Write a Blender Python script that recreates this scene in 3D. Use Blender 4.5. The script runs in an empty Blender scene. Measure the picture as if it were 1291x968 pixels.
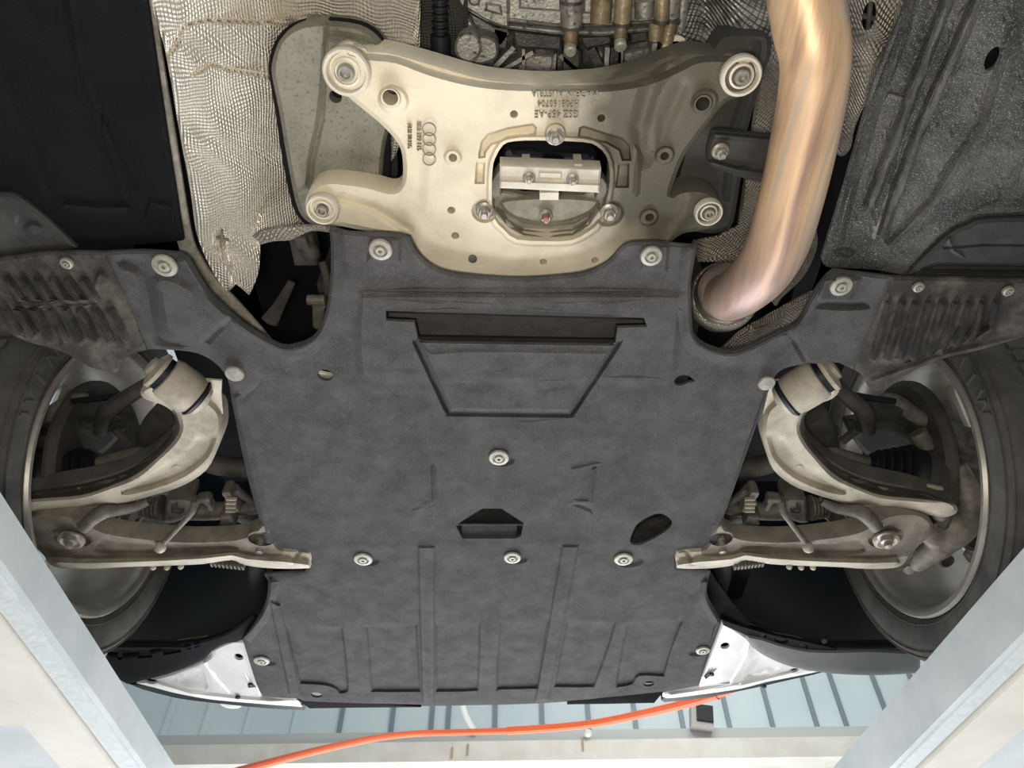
import bpy, bmesh, math, random
import numpy as np
from mathutils import Vector, Matrix
from mathutils.geometry import delaunay_2d_cdt
random.seed(7)
S = bpy.context.scene
COL = S.collection
PI = math.pi
# ---------------------------------------------------------------- camera
CZ = 1.05                      # camera height above the floor
F = 932.0                      # focal length in pixels of the 1291 x 968 frame
EL = math.radians(49.0)        # looking up, towards the front of the car (+Y)
CE, SE = math.cos(EL), math.sin(EL)
CX, CY = 645.5, 484.0
cd = bpy.data.cameras.new('camera'); cam = bpy.data.objects.new('camera', cd); COL.objects.link(cam)
cam.location = (0, 0, CZ); cam.rotation_euler = (math.radians(90) + EL, 0, 0)
cd.sensor_width = 36; cd.lens = F * 36 / 1291; cd.clip_start = .02; cd.clip_end = 200
S.camera = cam
# ---------------------------------------------------------------- light
w = bpy.data.worlds.new('world'); S.world = w; w.use_nodes = True
bg = w.node_tree.nodes['Background']; bg.inputs[0].default_value = (.90, .96, 1.0, 1); bg.inputs[1].default_value = 0.55
def area(name, loc, target, size, power, col, sy=None):
    d = bpy.data.lights.new(name, 'AREA'); d.energy = power; d.color = col; d.size = size
    if sy: d.shape = 'RECTANGLE'; d.size_y = sy
    o = bpy.data.objects.new(name, d); COL.objects.link(o); o.location = loc
    o.rotation_euler = (Vector(target) - Vector(loc)).to_track_quat('-Z', 'Y').to_euler()
    return o
area('pit_lamp', (-.06, .02, .98), (-.02, .30, 2.0), .14, 7.0, (1, .90, .76), .10)
area('daylight_door', (0, 3.3, .9), (0, 1.2, 1.9), 2.4, 62, (.95, .96, 1.0), 1.4)
area('wall_wash_fill', (.9, 2.1, 3.3), (1.0, 3.7, 2.5), 1.4, 17, (1, 1, .97), .5)  # added fill out of view, washes the front wall brighter
area('tray_front_fill', (0, 1.85, .12), (0, 1.60, 2.0), .9, 17, (.97, .96, 1.0), .7)  # unseen fill added to lift the front of the undertray
S.view_settings.view_transform = 'Standard'; S.view_settings.look = 'None'
S.view_settings.exposure = 0.0; S.view_settings.gamma = 1; S.view_settings.use_curve_mapping = False
# ---------------------------------------------------------------- pixel <-> world
def U(px, py, h):              # point seen at reference pixel (px,py), h metres above the camera
    v = CY - py; dz = F * SE + v * CE; s = h / dz
    return Vector(((px - CX) * s, (F * CE - v * SE) * s, CZ + h))
def UA(px, py, h):
    v = CY - py; dz = F * SE + v * CE; s = h / dz
    return np.stack([(px - CX) * s, (F * CE - v * SE) * s, CZ + h], 1)
def WY(px, py, y):             # same, on a vertical plane at distance y
    v = CY - py; s = y / (F * CE - v * SE)
    return Vector(((px - CX) * s, y, CZ + (F * SE + v * CE) * s))
def PX(p):
    x, y, z = p[0], p[1], p[2] - CZ
    d = y * CE + z * SE; u = -y * SE + z * CE
    return (CX + F * x / d, CY - F * u / d)
def mpp(px, py, h):            # metres per pixel there
    return h / (F * SE + (CY - py) * CE)
def M(px, py): return 1246 - .15*(px - 960) - .08*(py - 490) + .5*max(0, 500 - py) - px      # mirror a right-hand pixel to the left of the car
# ---------------------------------------------------------------- curves in 2D / 3D
def cat(pts, closed=False, n=6):
    P = [np.array(p, float) for p in pts]; m = len(P); out = []
    rng = range(m) if closed else range(m - 1)
    for i in rng:
        if closed: a, b, c, d = P[(i-1) % m], P[i], P[(i+1) % m], P[(i+2) % m]
        else: a, b, c, d = P[max(i-1, 0)], P[i], P[i+1], P[min(i+2, m-1)]
        for k in range(n):
            t = k / n
            out.append(.5 * ((2*b) + (-a + c)*t + (2*a - 5*b + 4*c - d)*t*t + (-a + 3*b - 3*c + d)*t**3))
    if not closed: out.append(P[-1])
    return out
def sp(pts, n=4):              # closed outline; a third entry marks a sharp corner
    C = [i for i, p in enumerate(pts) if len(p) > 2]
    q = [(p[0], p[1]) for p in pts]
    if not C: return [tuple(a) for a in cat(q, True, n)]
    out = []; m = len(q)
    for k, i in enumerate(C):
        j = C[(k + 1) % len(C)]
        seg = [q[i]]; t = (i + 1) % m
        while t != j: seg.append(q[t]); t = (t + 1) % m
        seg.append(q[j])
        if len(seg) == 2: out.append(seg[0])
        else: out += [tuple(a) for a in cat(seg, False, n)][:-1]
    return out
def ell(px, py, r, h, n=20, ry=None):      # circle of r pixels lying in the horizontal plane, as pixel polygon
    c = U(px, py, h); R = r * mpp(px, py, h); R2 = (ry or r) * mpp(px, py, h)
    return [PX((c.x + R*math.cos(a), c.y + R2*math.sin(a), c.z)) for a in [2*PI*i/n for i in range(n)]]
def circ(px, py, r, n=16, ry=None, rot=0):
    ry = ry or r; ca, sa = math.cos(rot), math.sin(rot)
    return [(px + r*math.cos(a)*ca - ry*math.sin(a)*sa, py + r*math.cos(a)*sa + ry*math.sin(a)*ca) for a in [2*PI*i/n for i in range(n)]]
def area2(p): return sum(p[i][0]*p[(i+1) % len(p)][1] - p[(i+1) % len(p)][0]*p[i][1] for i in range(len(p)))
def inset(poly, d):
    n = len(poly); s = 1 if area2(poly) > 0 else -1; out = []
    for i in range(n):
        a, b, c = np.array(poly[i-1]), np.array(poly[i]), np.array(poly[(i+1) % n])
        e1 = b - a; e2 = c - b; l1 = np.linalg.norm(e1) or 1; l2 = np.linalg.norm(e2) or 1
        n1 = np.array([-e1[1], e1[0]])/l1*s; n2 = np.array([-e2[1], e2[0]])/l2*s
        nn = n1 + n2; q = b + nn * d / max(1 + float(np.dot(n1, n2)), .5)
        out.append((float(q[0]), float(q[1])))
    return out
def inside(poly, X, Y):
    r = np.zeros(len(X), bool); n = len(poly)
    for i in range(n):
        x1, y1 = poly[i]; x2, y2 = poly[(i+1) % n]
        if y1 == y2: continue
        c = ((y1 > Y) != (y2 > Y)) & (X < (x2-x1)*(Y-y1)/(y2-y1) + x1)
        r ^= c
    return r
def dist(pts, X, Y, closed=True):
    D = np.full(len(X), 1e9); n = len(pts)
    for i in range(n if closed else n-1):
        x1, y1 = pts[i][:2]; x2, y2 = pts[(i+1) % n][:2]
        dx, dy = x2-x1, y2-y1; L = dx*dx+dy*dy
        if L < 1e-9: continue
        t = np.clip(((X-x1)*dx+(Y-y1)*dy)/L, 0, 1)
        D = np.minimum(D, (X-x1-t*dx)**2+(Y-y1-t*dy)**2)
    return np.sqrt(D)
def ss(t): t = np.clip(t, 0, 1); return t*t*(3-2*t)
# ---------------------------------------------------------------- object helpers
def tag(o, label, cat_, group=None, kind=None):
    if label: o['label'] = label
    if cat_: o['category'] = cat_
    if group: o['group'] = group
    if kind: o['kind'] = kind
    return o
def thing(name, label, cat_, loc, group=None):
    o = bpy.data.objects.new(name, None); COL.objects.link(o); o.location = loc; o.empty_display_size = .05
    return tag(o, label, cat_, group)
def origin(o):
    v = Vector((0, 0, 0))
    while o: v += o.location; o = o.parent
    return v
def mk(name, verts, faces, mat, parent=None, ang=35, smooth=True, kind=None, flip=False):
    me = bpy.data.meshes.new(name)
    off = origin(parent) if parent else Vector((0, 0, 0))
    V = np.array([tuple(v) for v in verts], float)
    loc = Vector((0, 0, 0))
    if not parent:
        c = V.mean(0); loc = Vector((float(c[0]), float(c[1]), float(V[:, 2].min()))); off = loc
    V = V - np.array(off)
    me.from_pydata(V.tolist(), [], faces)
    bm = bmesh.new(); bm.from_mesh(me); bmesh.ops.recalc_face_normals(bm, faces=bm.faces); bm.to_mesh(me); bm.free()
    me.materials.append(mat)
    if smooth:
        me.polygons.foreach_set('use_smooth', [True]*len(me.polygons)); me.set_sharp_from_angle(angle=math.radians(ang))
    o = bpy.data.objects.new(name, me); COL.objects.link(o); o.parent = parent; o.location = loc if not parent else (0, 0, 0)
    if kind: o['kind'] = kind
    return o
class G:                       # gathers geometry for one mesh
    def __init__(s): s.v = []; s.f = []
    def add(s, v, f):
        b = len(s.v); s.v += [tuple(x) for x in v]; s.f += [tuple(i+b for i in q) for q in f]; return s
    def box(s, c, d, R=None):
        c = Vector(c); R = R or Matrix.Identity(3)
        v = [c + R @ Vector((x*d[0]/2, y*d[1]/2, z*d[2]/2)) for x in (-1, 1) for y in (-1, 1) for z in (-1, 1)]
        return s.add(v, [(0,1,3,2),(4,6,7,5),(0,4,5,1),(2,3,7,6),(0,2,6,4),(1,5,7,3)])
    def lathe(s, prof, loc, axis=(0, 0, -1), seg=24, cap=True):
        a = Vector(axis).normalized(); t = a.orthogonal().normalized(); b = a.cross(t); loc = Vector(loc)
        v = []; f = []
        for (r, z) in prof:
            for k in range(seg):
                an = 2*PI*k/seg; v.append(loc + a*z + (t*math.cos(an)+b*math.sin(an))*r)
        for i in range(len(prof)-1):
            for k in range(seg):
                k2 = (k+1) % seg; f.append((i*seg+k, i*seg+k2, (i+1)*seg+k2, (i+1)*seg+k))
        if cap:
            if prof[0][0] > 1e-4: f.append(tuple(range(seg)))
            if prof[-1][0] > 1e-4: f.append(tuple((len(prof)-1)*seg+k for k in range(seg)))
        return s.add(v, f)
    def tube(s, path, rad, seg=12, n=5, flat=1.0, up=(0, 0, 1), smooth=True, sec=None):
        k = len(path)
        R = rad if isinstance(rad, (list, tuple)) else [rad]*k
        Q = [tuple(p)+(r,) for p, r in zip(path, R)]
        Q = cat(Q, False, n) if smooth and k > 2 else [np.array(q, float) for q in Q]
        v = []; f = []; m = len(Q); t = None
        upv = Vector(up)
        for i, q in enumerate(Q):
            p = Vector(q[:3]); a = Vector(Q[min(i+1, m-1)][:3]) - Vector(Q[max(i-1, 0)][:3])
            if a.length < 1e-9: a = Vector((0, 0, 1))
            a.normalize()
            if t is None: t = a.cross(upv); t = t.normalized() if t.length > 1e-3 else a.orthogonal().normalized()
            else: t = (t - a*t.dot(a)).normalized()
            b = a.cross(t)
            if sec:
                for (x, y) in sec: v.append(p + t*x*q[3] + b*y*q[3])
            else:
                for j in range(seg):
                    an = 2*PI*j/seg; v.append(p + (t*math.cos(an) + b*math.sin(an)*flat)*q[3])
        sg = len(sec) if sec else seg
        for i in range(m-1):
            for j in range(sg):
                j2 = (j+1) % sg; f.append((i*sg+j, i*sg+j2, (i+1)*sg+j2, (i+1)*sg+j))
        f.append(tuple(range(sg))); f.append(tuple((m-1)*sg+j for j in range(sg)))
        return s.add(v, f)
    def sphere(s, c, r, seg=12, sc=(1, 1, 1)):
        rings = seg//2; v = []; f = []; c = Vector(c)
        for i in range(rings+1):
            th = PI*i/rings
            for j in range(seg):
                ph = 2*PI*j/seg
                v.append(c + Vector((math.sin(th)*math.cos(ph)*sc[0], math.sin(th)*math.sin(ph)*sc[1], math.cos(th)*sc[2]))*r)
        for i in range(rings):
            for j in range(seg):
                j2 = (j+1) % seg; f.append((i*seg+j, i*seg+j2, (i+1)*seg+j2, (i+1)*seg+j))
        return s.add(v, f)
    def out(s, name, mat, parent=None, ang=35, smooth=True, kind=None, voxel=None):
        o = mk(name, s.v, s.f, mat, parent, ang, smooth, kind)
        if voxel:
            m = o.modifiers.new('remesh', 'REMESH'); m.mode = 'VOXEL'; m.voxel_size = voxel; m.use_smooth_shade = True
            k = o.modifiers.new('smooth', 'SMOOTH'); k.iterations = 3; k.factor = .5
        return o
def relief(X, Y, h, feats, rnd, outline, noise=None):
    Z = np.array(h(X, Y), float) if callable(h) else np.full(len(X), float(h))
    for ft in feats:
        k = ft[0]
        if k == 'p':           # polygon pad / pocket: ('p', poly, dh, bevel)
            m = inside(ft[1], X, Y) ; d = dist(ft[1], X, Y); d = np.where(m, d, 0)
            Z = Z + ft[2]*ss(d/ft[3])
        elif k == 'l':         # rounded ridge along a line: ('l', pts, width, dh)
            d = dist(ft[1], X, Y, False); Z = Z + ft[3]*ss(1-d/ft[2])
        elif k == 's':         # set plane inside polygon by function
            m = inside(ft[1], X, Y); Z = np.where(m, ft[2](X, Y), Z)
    if rnd:
        d = dist(outline, X, Y); Z = Z + rnd[1]*(1-ss(d/rnd[0]))
    if noise: Z = Z + noise(X, Y)
    return Z
def sheet(name, mat, outline, h, holes=(), feats=(), step=8, thick=.004, parent=None, rnd=None, noise=None, ang=30, kind=None, mats=()):
    pts = []; edges = []
    def loop(p, closed=True):
        b = len(pts); n = len(p); pts.extend((float(a), float(c)) for a, c in [q[:2] for q in p])
        edges.extend((b+i, b+(i+1) % n) for i in range(n if closed else n-1))
    loop(outline)
    for q in holes: loop(q)
    lines = [(outline, True)] + [(q, True) for q in holes]
    if rnd: q = inset(outline, rnd[0]); loop(q); lines.append((q, True)); q = inset(outline, rnd[0]*.45); loop(q); lines.append((q, True))
    for ft in feats:
        if ft[0] == 'p':
            for q in (ft[1], inset(ft[1], ft[3])): loop(q); lines.append((q, True))
        elif ft[0] == 'l':
            loop(ft[1], False); lines.append((ft[1], False))
            q = [np.array(a[:2], float) for a in ft[1]]
            for sd in (-1, 1):
                off = []
                for i, a in enumerate(q):
                    e = q[min(i+1, len(q)-1)] - q[max(i-1, 0)]; Ln = np.linalg.norm(e) or 1
                    off.append(tuple(a + np.array([-e[1], e[0]])/Ln*ft[2]*.98*sd))
                off = [a for a, i in zip(off, inside(outline, np.array([a[0] for a in off]), np.array([a[1] for a in off]))) if i]
                if len(off) > 1: loop(off, False); lines.append((off, False))
    xs = [p[0] for p in outline]; ys = [p[1] for p in outline]
    gx, gy = np.meshgrid(np.arange(min(xs)+step*.5, max(xs), step), np.arange(min(ys)+step*.5, max(ys), step))
    gx = gx.copy(); gx[::2] += step*.5
    X, Y = gx.ravel(), gy.ravel()
    m = inside(outline, X, Y)
    for q in holes: m &= ~inside(q, X, Y)
    X, Y = X[m], Y[m]
    D = np.full(len(X), 1e9)
    for q, c in lines: D = np.minimum(D, dist(q, X, Y, c))
    m = D > step*.42
    pts.extend(zip(X[m].tolist(), Y[m].tolist()))
    r = delaunay_2d_cdt([Vector(p) for p in pts], edges, [], 0, 1e-3)
    V = np.array([tuple(v) for v in r[0]]); Fc = np.array([f for f in r[2] if len(f) == 3])
    C = V[Fc].mean(1)
    m = inside(outline, C[:, 0], C[:, 1])
    for q in holes: m &= ~inside(q, C[:, 0], C[:, 1])
    A = V[Fc]; ar = np.abs((A[:,1,0]-A[:,0,0])*(A[:,2,1]-A[:,0,1])-(A[:,2,0]-A[:,0,0])*(A[:,1,1]-A[:,0,1]))
    Fc = Fc[m & (ar > 1e-3)]
    used = np.unique(Fc); rm = -np.ones(len(V), int); rm[used] = np.arange(len(used)); V = V[used]; Fc = rm[Fc]
    Z = relief(V[:, 0], V[:, 1], h, feats, rnd, outline, noise)
    W = UA(V[:, 0], V[:, 1], Z)
    n = len(W)
    if thick > 0:
        W2 = W.copy(); W2[:, 2] += thick
        ed = {}
        for f in Fc.tolist():
            for a, b in ((f[0], f[1]), (f[1], f[2]), (f[2], f[0])):
                if (b, a) in ed: del ed[(b, a)]
                else: ed[(a, b)] = 1
        faces = Fc.tolist() + (Fc[:, ::-1]+n).tolist() + [(b, a, a+n, b+n) for a, b in ed]
        W = np.concatenate([W, W2])
    else: faces = Fc.tolist()
    o = mk(name, W, faces, mat, parent, ang, True, kind)
    if mats:               # areas with another surface: (polygon, material)
        C = V[Fc].mean(1); idx = np.zeros(len(o.data.polygons), int)
        for k, (q, m2) in enumerate(mats):
            o.data.materials.append(m2); ii = np.nonzero(inside(q, C[:, 0], C[:, 1]))[0]; idx[ii] = k+1
            vin = inside(inset(q, -2), V[:, 0], V[:, 1])
            for fi in range(2*len(Fc), len(faces)):
                if vin[faces[fi][1]] and vin[faces[fi][0]]: idx[fi] = k+1
        o.data.polygons.foreach_set('material_index', idx.tolist())
    return o
# ---------------------------------------------------------------- materials
def mat(name, base, rough=.6, metal=0.0, var=0.0, scale=20, col2=None, bump=0, bscale=200, extra=None, spec=None, lo=.35, hi=.65):
    m = bpy.data.materials.new(name); m.use_nodes = True; nt = m.node_tree; N = nt.nodes; L = nt.links
    b = N['Principled BSDF']; b.inputs['Roughness'].default_value = rough; b.inputs['Metallic'].default_value = metal
    if spec is not None: b.inputs['Specular IOR Level'].default_value = spec
    b.inputs['Base Color'].default_value = (*base, 1)
    tc = N.new('ShaderNodeTexCoord'); geo = N.new('ShaderNodeNewGeometry')
    if col2 is not None:
        n = N.new('ShaderNodeTexNoise'); n.inputs['Scale'].default_value = scale; n.inputs['Detail'].default_value = 6; n.inputs['Roughness'].default_value = .65
        L.new(geo.outputs['Position'], n.inputs['Vector'])
        r = N.new('ShaderNodeValToRGB'); r.color_ramp.elements[0].position = lo; r.color_ramp.elements[1].position = hi
        r.color_ramp.elements[0].color = (*base, 1); r.color_ramp.elements[1].color = (*col2, 1)
        L.new(n.outputs[0], r.inputs[0]); L.new(r.outputs[0], b.inputs['Base Color'])
    if bump:
        n = N.new('ShaderNodeTexNoise'); n.inputs['Scale'].default_value = bscale; n.inputs['Detail'].default_value = 3
        L.new(geo.outputs['Position'], n.inputs['Vector'])
        bp = N.new('ShaderNodeBump'); bp.inputs['Strength'].default_value = bump; bp.inputs['Distance'].default_value = .002
        L.new(n.outputs[0], bp.inputs['Height']); L.new(bp.outputs[0], b.inputs['Normal'])
    if extra: extra(m, nt, N, L, b, geo)
    return m
def mth(N, L, op, a, b=None, c=None):
    n = N.new('ShaderNodeMath'); n.operation = op
    for i, x in enumerate((a, b, c)):
        if x is None: continue
        if isinstance(x, (int, float)): n.inputs[i].default_value = x
        else: L.new(x, n.inputs[i])
    return n.outputs[0]
def emboss(pitch=.006, strength=1.0, rot=.6, dist_=.002):
    def f(m, nt, N, L, b, geo):
        mp = N.new('ShaderNodeMapping'); mp.inputs['Rotation'].default_value = (0, 0, rot)
        L.new(geo.outputs['Position'], mp.inputs[0])
        nz = N.new('ShaderNodeTexNoise'); nz.inputs['Scale'].default_value = 7; L.new(geo.outputs['Position'], nz.inputs[0])
        ad = N.new('ShaderNodeVectorMath'); ad.operation = 'MULTIPLY_ADD'; L.new(nz.outputs['Color'], ad.inputs[0])
        ad.inputs[1].default_value = (.02, .02, .02); L.new(mp.outputs[0], ad.inputs[2])
        sx = N.new('ShaderNodeSeparateXYZ'); L.new(ad.outputs[0], sx.inputs[0]); k = 2*PI/pitch
        y = mth(N, L, 'MULTIPLY_ADD', sx.outputs[2], .8, sx.outputs[1])
        a = mth(N, L, 'SINE', mth(N, L, 'MULTIPLY', sx.outputs[0], k)); c = mth(N, L, 'SINE', mth(N, L, 'MULTIPLY', y, k))
        h = mth(N, L, 'MULTIPLY', a, c)
        n2 = N.new('ShaderNodeTexNoise'); n2.inputs['Scale'].default_value = 28; n2.inputs['Detail'].default_value = 4; L.new(geo.outputs['Position'], n2.inputs[0])
        h = mth(N, L, 'MULTIPLY_ADD', n2.outputs[0], 2.2, h)
        bp = N.new('ShaderNodeBump'); bp.inputs['Strength'].default_value = strength; bp.inputs['Distance'].default_value = dist_
        L.new(h, bp.inputs['Height']); L.new(bp.outputs[0], b.inputs['Normal'])
    return f
def speck(scale=900, amt=.5, col=(.3, .3, .3)):       # light fibres and grit in felt
    def f(m, nt, N, L, b, geo):
        n = N.new('ShaderNodeTexNoise'); n.inputs['Scale'].default_value = scale; n.inputs['Detail'].default_value = 2
        L.new(geo.outputs['Position'], n.inputs[0])
        r = N.new('ShaderNodeValToRGB'); r.color_ramp.elements[0].position = .56; r.color_ramp.elements[1].position = .72
        r.color_ramp.elements[0].color = (0, 0, 0, 1); r.color_ramp.elements[1].color = (amt, amt, amt, 1); L.new(n.outputs[0], r.inputs[0])
        mx = N.new('ShaderNodeMix'); mx.data_type = 'RGBA'
        src = b.inputs['Base Color'].links[0].from_socket if b.inputs['Base Color'].links else None
        if src: L.new(src, mx.inputs[6])
        else: mx.inputs[6].default_value = b.inputs['Base Color'].default_value
        mx.inputs[7].default_value = (*col, 1); L.new(r.outputs[0], mx.inputs[0]); L.new(mx.outputs[2], b.inputs['Base Color'])
    return f
def grime_shade(cx, cy, r, r2, col=(.16, .145, .11)):
    # dirt plus light falloff painted darker around a point of the casting, ragged edge
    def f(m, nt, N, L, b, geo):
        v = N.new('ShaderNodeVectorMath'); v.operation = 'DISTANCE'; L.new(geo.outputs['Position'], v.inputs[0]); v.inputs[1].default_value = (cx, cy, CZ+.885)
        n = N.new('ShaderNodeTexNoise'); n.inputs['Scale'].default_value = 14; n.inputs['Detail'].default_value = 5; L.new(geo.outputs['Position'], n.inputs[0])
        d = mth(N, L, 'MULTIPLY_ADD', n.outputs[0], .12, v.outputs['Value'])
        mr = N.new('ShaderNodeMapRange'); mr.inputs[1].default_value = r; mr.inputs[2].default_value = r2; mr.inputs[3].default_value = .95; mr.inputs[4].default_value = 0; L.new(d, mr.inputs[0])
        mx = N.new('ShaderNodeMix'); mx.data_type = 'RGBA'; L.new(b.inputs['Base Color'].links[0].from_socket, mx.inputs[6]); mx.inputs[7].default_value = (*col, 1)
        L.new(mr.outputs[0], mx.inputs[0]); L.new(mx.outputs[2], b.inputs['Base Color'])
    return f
FELT = mat('undertray_felt', (.062, .0612, .062), .95, 0, 1, 24, (.098, .096, .097), .6, 1400, speck(650, .45, (.25, .245, .24)), spec=.15)
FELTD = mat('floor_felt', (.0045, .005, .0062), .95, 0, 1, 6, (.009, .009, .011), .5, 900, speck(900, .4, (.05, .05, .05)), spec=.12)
FELTR = mat('ribbed_felt', (.052, .049, .047), 1, 0, 1, 25, (.16, .145, .12), .9, 700, speck(700, .6, (.17, .155, .13)), spec=.1, lo=.45, hi=.75)
GRITL = mat('dusty_ridge_coating', (.10, .10, .095), .8, 0, 1, 40, (.26, .25, .235), 1.0, 320, speck(300, .9, (.05, .05, .048)), spec=.3, lo=.35, hi=.65)
GRIT = mat('gritty_floor_coating', (.042, .043, .042), .75, 0, 1, 14, (.15, .148, .14), .9, 260, speck(650, .8, (.40, .39, .37)), spec=.3, lo=.4, hi=.75)
CAST = mat('cast_aluminium', (.76, .69, .54), .55, .05, 1, 11, (.52, .47, .36), .35, 420, grime_shade(.285, .34, .23, .33, (.070, .066, .048)), spec=.4, lo=.42, hi=.8)
CUP = mat('grey_pressed_cup', (.34, .32, .26), .55, .2, 1, 40, (.22, .205, .17), .3, 300)
ARMD = mat('shaded_grimy_arm_web', (.125, .113, .09), .7, .05, 1, 22, (.065, .06, .05), .5, 300)  # shade of the rear-facing web painted into the colour, with some dirt
ARMB = mat('shaded_dusty_arm_web', (.25, .225, .175), .65, .05, 1, 22, (.13, .115, .092), .5, 300)  # web darkened in colour for shade and dust, next to the lit flange
CASTP = mat('pale_cast_aluminium', (.70, .66, .56), .5, .1, 1, 30, (.55, .51, .42), .2, 420, spec=.4)
ARM = mat('dusty_forged_aluminium', (.50, .45, .36), .55, .1, 1, 16, (.19, .17, .135), .4, 380, spec=.4, lo=.4, hi=.8)
STEEL = mat('zinc_bolt', (.45, .43, .38), .4, .6, 1, 90, (.30, .28, .24), .1, 300)
WASH = mat('dull_washer', (.42, .41, .35), .5, .3, 1, 120, (.28, .27, .23), .2, 500)
OLIVE = mat('olive_painted_bracket', (.25, .24, .19), .55, .1, 1, 16, (.15, .145, .115), .25, 300, speck(230, .5, (.03, .028, .024)), lo=.4, hi=.7)
OLIVED = mat('dark_painted_bracket', (.06, .058, .05), .5, .1, 1, 14, (.032, .031, .028), .25, 300)
FOIL = mat('embossed_foil', (.93, .89, .79), .36, .55, 1, 5, (.80, .74, .62), 0, extra=emboss())
FOILD = mat('dull_embossed_foil', (.42, .39, .33), .48, .7, 1, 8, (.22, .20, .17), 0, extra=emboss(.006, .8, .1))
FOILG = mat('dark_embossed_foil', (.11, .105, .095), .5, .4, 1, 8, (.05, .05, .045), 0, extra=emboss(.005, .9, .9))
SILL = mat('grey_sealed_seam', (.36, .33, .28), .7, .1, 1, 60, (.18, .165, .14), .5, 300)
MATB = mat('matt_black_plastic', (.010, .010, .012), .85, 0, spec=.12)
BLACK = mat('black_plastic', (.008, .008, .010), .5, 0, spec=.3)
NAVY = mat('smooth_black_liner', (.0055, .007, .012), .38, 0, 1, 5, (.012, .018, .024), .1, 60, spec=.3)
RUB = mat('black_rubber', (.010, .010, .014), .5, 0, spec=.35)
IRON = mat('dirty_dark_iron', (.075, .068, .058), .7, .1, 1, 25, (.035, .032, .028), .5, 250)
DUSTY = mat('dusty_grey_metal', (.20, .185, .155), .6, .25, 1, 30, (.09, .083, .07), .5, 300)
GEAR = mat('gearbox_alloy', (.40, .39, .36), .42, .5, 1, 30, (.15, .145, .13), .35, 260, speck(140, .9, (.03, .028, .025)), lo=.4, hi=.75)
GEARD = mat('gearbox_alloy_oily', (.10, .098, .092), .4, .4, 1, 20, (.045, .044, .04), .35, 260)
BRASS = mat('oily_yellowed_alloy', (.42, .35, .22), .38, .5, 1, 40, (.20, .15, .09), .3, 260)
GALV = mat('galvanised_steel', (.52, .57, .58), .55, .25, 1, 6, (.66, .70, .70), .12, 90)
WHITE = mat('cream_painted_steel', (.78, .76, .69), .5, 0, 1, 7, (.66, .63, .55), .05, 60)
PAINT = mat('glossy_white_bumper', (.72, .71, .68), .16, 0, 1, 10, (.60, .60, .58), .0, 60)
def wall_extra(m, nt, N, L, b, geo): pass
WALL = mat('blue_grey_sheet', (.56, .66, .68), .5, .0, 1, 2.5, (.64, .73, .74), 0)
WALLR = mat('blue_grey_seam', (.20, .25, .28), .5, .1)
PLAS = mat('white_wall_board', (.80, .80, .77), .8)
CONC = mat('concrete', (.40, .39, .37), .85, 0, 1, 3, (.30, .29, .28), .3, 80)
HOSE = mat('orange_hose', (.95, .16, .05), .45)
CABLE = mat('white_cable', (.75, .76, .72), .5)
TYRE = mat('tyre_rubber', (.066, .063, .060), .8, 0, 1, 16, (.12, .113, .10), .4, 220, spec=.25)
RIM = mat('silver_rim', (.50, .48, .43), .4, .5, 1, 20, (.36, .34, .30), .1, 200)
REDM = mat('red_paint_mark', (.36, .15, .12), .6)
def pipe_extra(m, nt, N, L, b, geo):
    # heat-tinted steel: straw, copper and violet bands with grain along the pipe
    mp = N.new('ShaderNodeMapping'); mp.inputs['Rotation'].default_value = (0, 0, .28); mp.inputs['Scale'].default_value = (26, 1.5, 9)
    L.new(geo.outputs['Position'], mp.inputs[0])
    n = N.new('ShaderNodeTexNoise'); n.inputs['Scale'].default_value = 1.6; n.inputs['Detail'].default_value = 6; n.inputs['Roughness'].default_value = .6; L.new(mp.outputs[0], n.inputs[0])
    r = N.new('ShaderNodeValToRGB'); e = r.color_ramp.elements
    e[0].position = .30; e[0].color = (.30, .19, .14, 1); e[1].position = .72; e[1].color = (.78, .55, .32, 1)
    x = e.new(.40); x.color = (.48, .31, .20, 1); x = e.new(.50); x.color = (.70, .47, .28, 1); x = e.new(.60); x.color = (.52, .41, .31, 1)
    L.new(n.outputs[0], r.inputs[0])
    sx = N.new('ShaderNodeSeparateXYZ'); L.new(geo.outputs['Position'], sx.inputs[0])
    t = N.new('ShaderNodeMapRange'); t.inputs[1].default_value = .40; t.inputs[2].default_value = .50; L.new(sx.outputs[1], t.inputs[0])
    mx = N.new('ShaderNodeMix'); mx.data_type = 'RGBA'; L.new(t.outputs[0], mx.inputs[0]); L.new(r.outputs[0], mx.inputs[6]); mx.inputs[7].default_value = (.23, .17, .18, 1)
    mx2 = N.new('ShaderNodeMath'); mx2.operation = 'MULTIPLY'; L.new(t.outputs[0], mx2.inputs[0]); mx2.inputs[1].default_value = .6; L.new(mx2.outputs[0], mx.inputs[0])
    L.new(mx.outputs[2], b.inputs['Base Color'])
    n2 = N.new('ShaderNodeTexNoise'); n2.inputs['Scale'].default_value = 5; n2.inputs['Detail'].default_value = 5; L.new(mp.outputs[0], n2.inputs[0])
    bp = N.new('ShaderNodeBump'); bp.inputs['Strength'].default_value = .25; bp.inputs['Distance'].default_value = .002; L.new(n2.outputs[0], bp.inputs['Height']); L.new(bp.outputs[0], b.inputs['Normal'])
PIPE = mat('heat_tinted_steel', (.6, .45, .3), .44, .45, extra=pipe_extra)
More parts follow.
